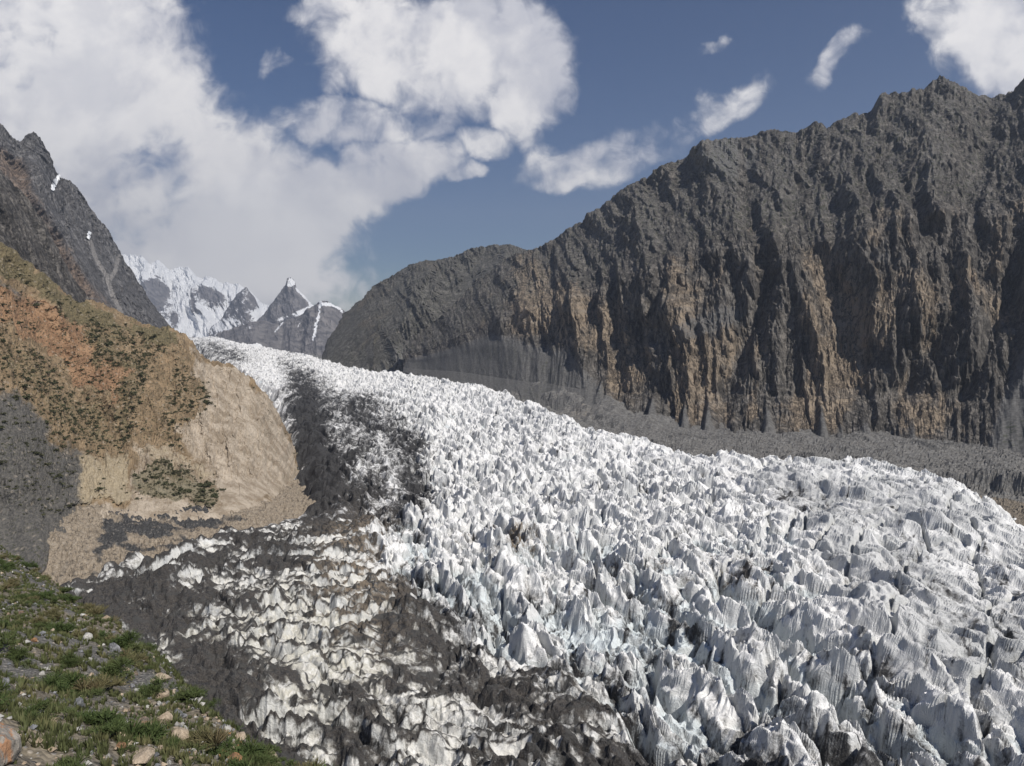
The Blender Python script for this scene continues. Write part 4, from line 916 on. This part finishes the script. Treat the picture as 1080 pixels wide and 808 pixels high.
# finer gravel as one mesh
GX_, GY_ = scatter_px(5200, 91); GZ = slope_z(GX_, GY_)
oct_v = np.array([(1, 0, 0), (0, 1, 0), (-1, 0, 0), (0, -1, 0), (0, 0, 1), (0, 0, -1)], float); oct_f = np.array([(0, 1, 4), (1, 2, 4), (2, 3, 4), (3, 0, 4), (1, 0, 5), (2, 1, 5), (3, 2, 5), (0, 3, 5)])
rs = rng.gamma(2.2, .020, len(GX_)) + .016
VV = (oct_v[None] * rng.uniform(.6, 1.3, (len(GX_), 6, 1))) * (rs[:, None, None] * np.array([1.1, 1, .7])); an = rng.rand(len(GX_)) * 6.28
ca, sa = np.cos(an)[:, None], np.sin(an)[:, None]
VV = np.stack([VV[..., 0] * ca - VV[..., 1] * sa + GX_[:, None], VV[..., 0] * sa + VV[..., 1] * ca + GY_[:, None], VV[..., 2] + GZ[:, None] + rs[:, None] * .3], -1)
FF = (oct_f[None] + np.arange(len(GX_))[:, None, None] * 6).reshape(-1, 3)
gm = np.repeat(rng.choice(3, len(GX_), p=[.4, .35, .25]), 8)
me = raw_mesh('gravel', VV.reshape(-1, 3), FF, [M_ST_TAN, M_ST_GREY, M_ST_PALE], mi=gm)
o = bpy.data.objects.new('gravel', me); COL.objects.link(o)
tag(o, 'loose grey and tan gravel strewn over the near bank', 'gravel', kind='stuff')

# ------------------------------------------------------------------ shrubs on the ochre hillside
scr_m = [bush_mesh('shrub', M_SCRUB, 950 + i, 90, .26, .75) for i in range(4)]
vis = HW * (HPX > -20) * (HPX < 325)
cell = np.hypot(np.gradient(HX, axis=1), np.gradient(HY, axis=1)) * np.hypot(np.hypot(np.gradient(HX, axis=0), np.gradient(HY, axis=0)), np.gradient(HZ_, axis=0))
pr = (vis * cell).ravel() ; pr = pr / pr.sum()
ix = rng.choice(pr.size, 3000, p=pr); ix = np.unique(ix); rng.shuffle(ix)
sx, sy, sz = HX.ravel()[ix], HY.ravel()[ix], HZ_.ravel()[ix]; size = rng.gamma(2.2, .55, len(ix)) + .6
appar = size / np.hypot(sx, sy); od = np.argsort(-appar)
nind = 125
for j in od[:nind]:
    o = bpy.data.objects.new('shrub', scr_m[rng.randint(4)]); COL.objects.link(o); o.location = (sx[j], sy[j], sz[j] - .1); k = size[j] * 1.0
    o.scale = (k * 1.2, k, k * .9); o.rotation_euler = (0, 0, rng.uniform(0, 6.28))
    tag(o, 'dark green shrub dotted on the steep ochre hillside', 'shrub', 'shrubs on the ochre hillside')
base_v = [np.empty(len(m_.vertices) * 3, f4) for m_ in scr_m]
for b_, m_ in zip(base_v, scr_m): m_.vertices.foreach_get('co', b_)
VL, FL, c0 = [], [], 0
for j in od[nind:]:
    b_ = base_v[rng.randint(4)].reshape(-1, 4, 3); b_ = b_[rng.permutation(len(b_))[:54]].reshape(-1, 3); a = rng.uniform(0, 6.28); k = size[j] * np.array([1.2, 1.0, .9]); bb = b_ * k
    VL.append(np.stack([bb[:, 0] * math.cos(a) - bb[:, 1] * math.sin(a) + sx[j], bb[:, 0] * math.sin(a) + bb[:, 1] * math.cos(a) + sy[j], bb[:, 2] + sz[j] - .1], 1))
    FL.append(np.arange(len(bb)).reshape(-1, 4) + c0); c0 += len(bb)
me = raw_mesh('scrub', np.concatenate(VL), np.concatenate(FL), M_SCRUB)
o = bpy.data.objects.new('scrub', me); COL.objects.link(o)
tag(o, 'scattered dark scrub over the ochre and grey hillside', 'scrub', kind='stuff')

# ------------------------------------------------------------------ haze: one closed box of thin even air
HAZE_DENSITY = 5.0e-5
bm = bmesh.new(); bmesh.ops.create_cube(bm, size=1.0)
x0, x1, y0, y1, z0, z1 = -12500, 12500, -300, 18500, -420, 2700
for v_ in bm.verts:
    v_.co = ((x0 + x1) / 2 + v_.co.x * (x1 - x0), (y0 + y1) / 2 + v_.co.y * (y1 - y0), (z0 + z1) / 2 + v_.co.z * (z1 - z0))
me = bpy.data.meshes.new('haze'); bm.to_mesh(me); bm.free()
hz = bpy.data.objects.new('haze', me); COL.objects.link(hz)
mh = bpy.data.materials.new('thin_air'); mh.use_nodes = True; t = NT(mh.node_tree)
pv = t.n('ShaderNodeVolumePrincipled'); pv.inputs['Color'].default_value = (.74, .83, 1.0, 1); pv.inputs['Density'].default_value = HAZE_DENSITY; pv.inputs['Anisotropy'].default_value = 0.2
oo = t.n('ShaderNodeOutputMaterial'); t.t.links.new(pv.outputs[0], oo.inputs['Volume']); me.materials.append(mh)
mh.cycles.homogeneous_volume = True
tag(hz, 'thin blue haze filling the valley air', 'haze', kind='stuff')
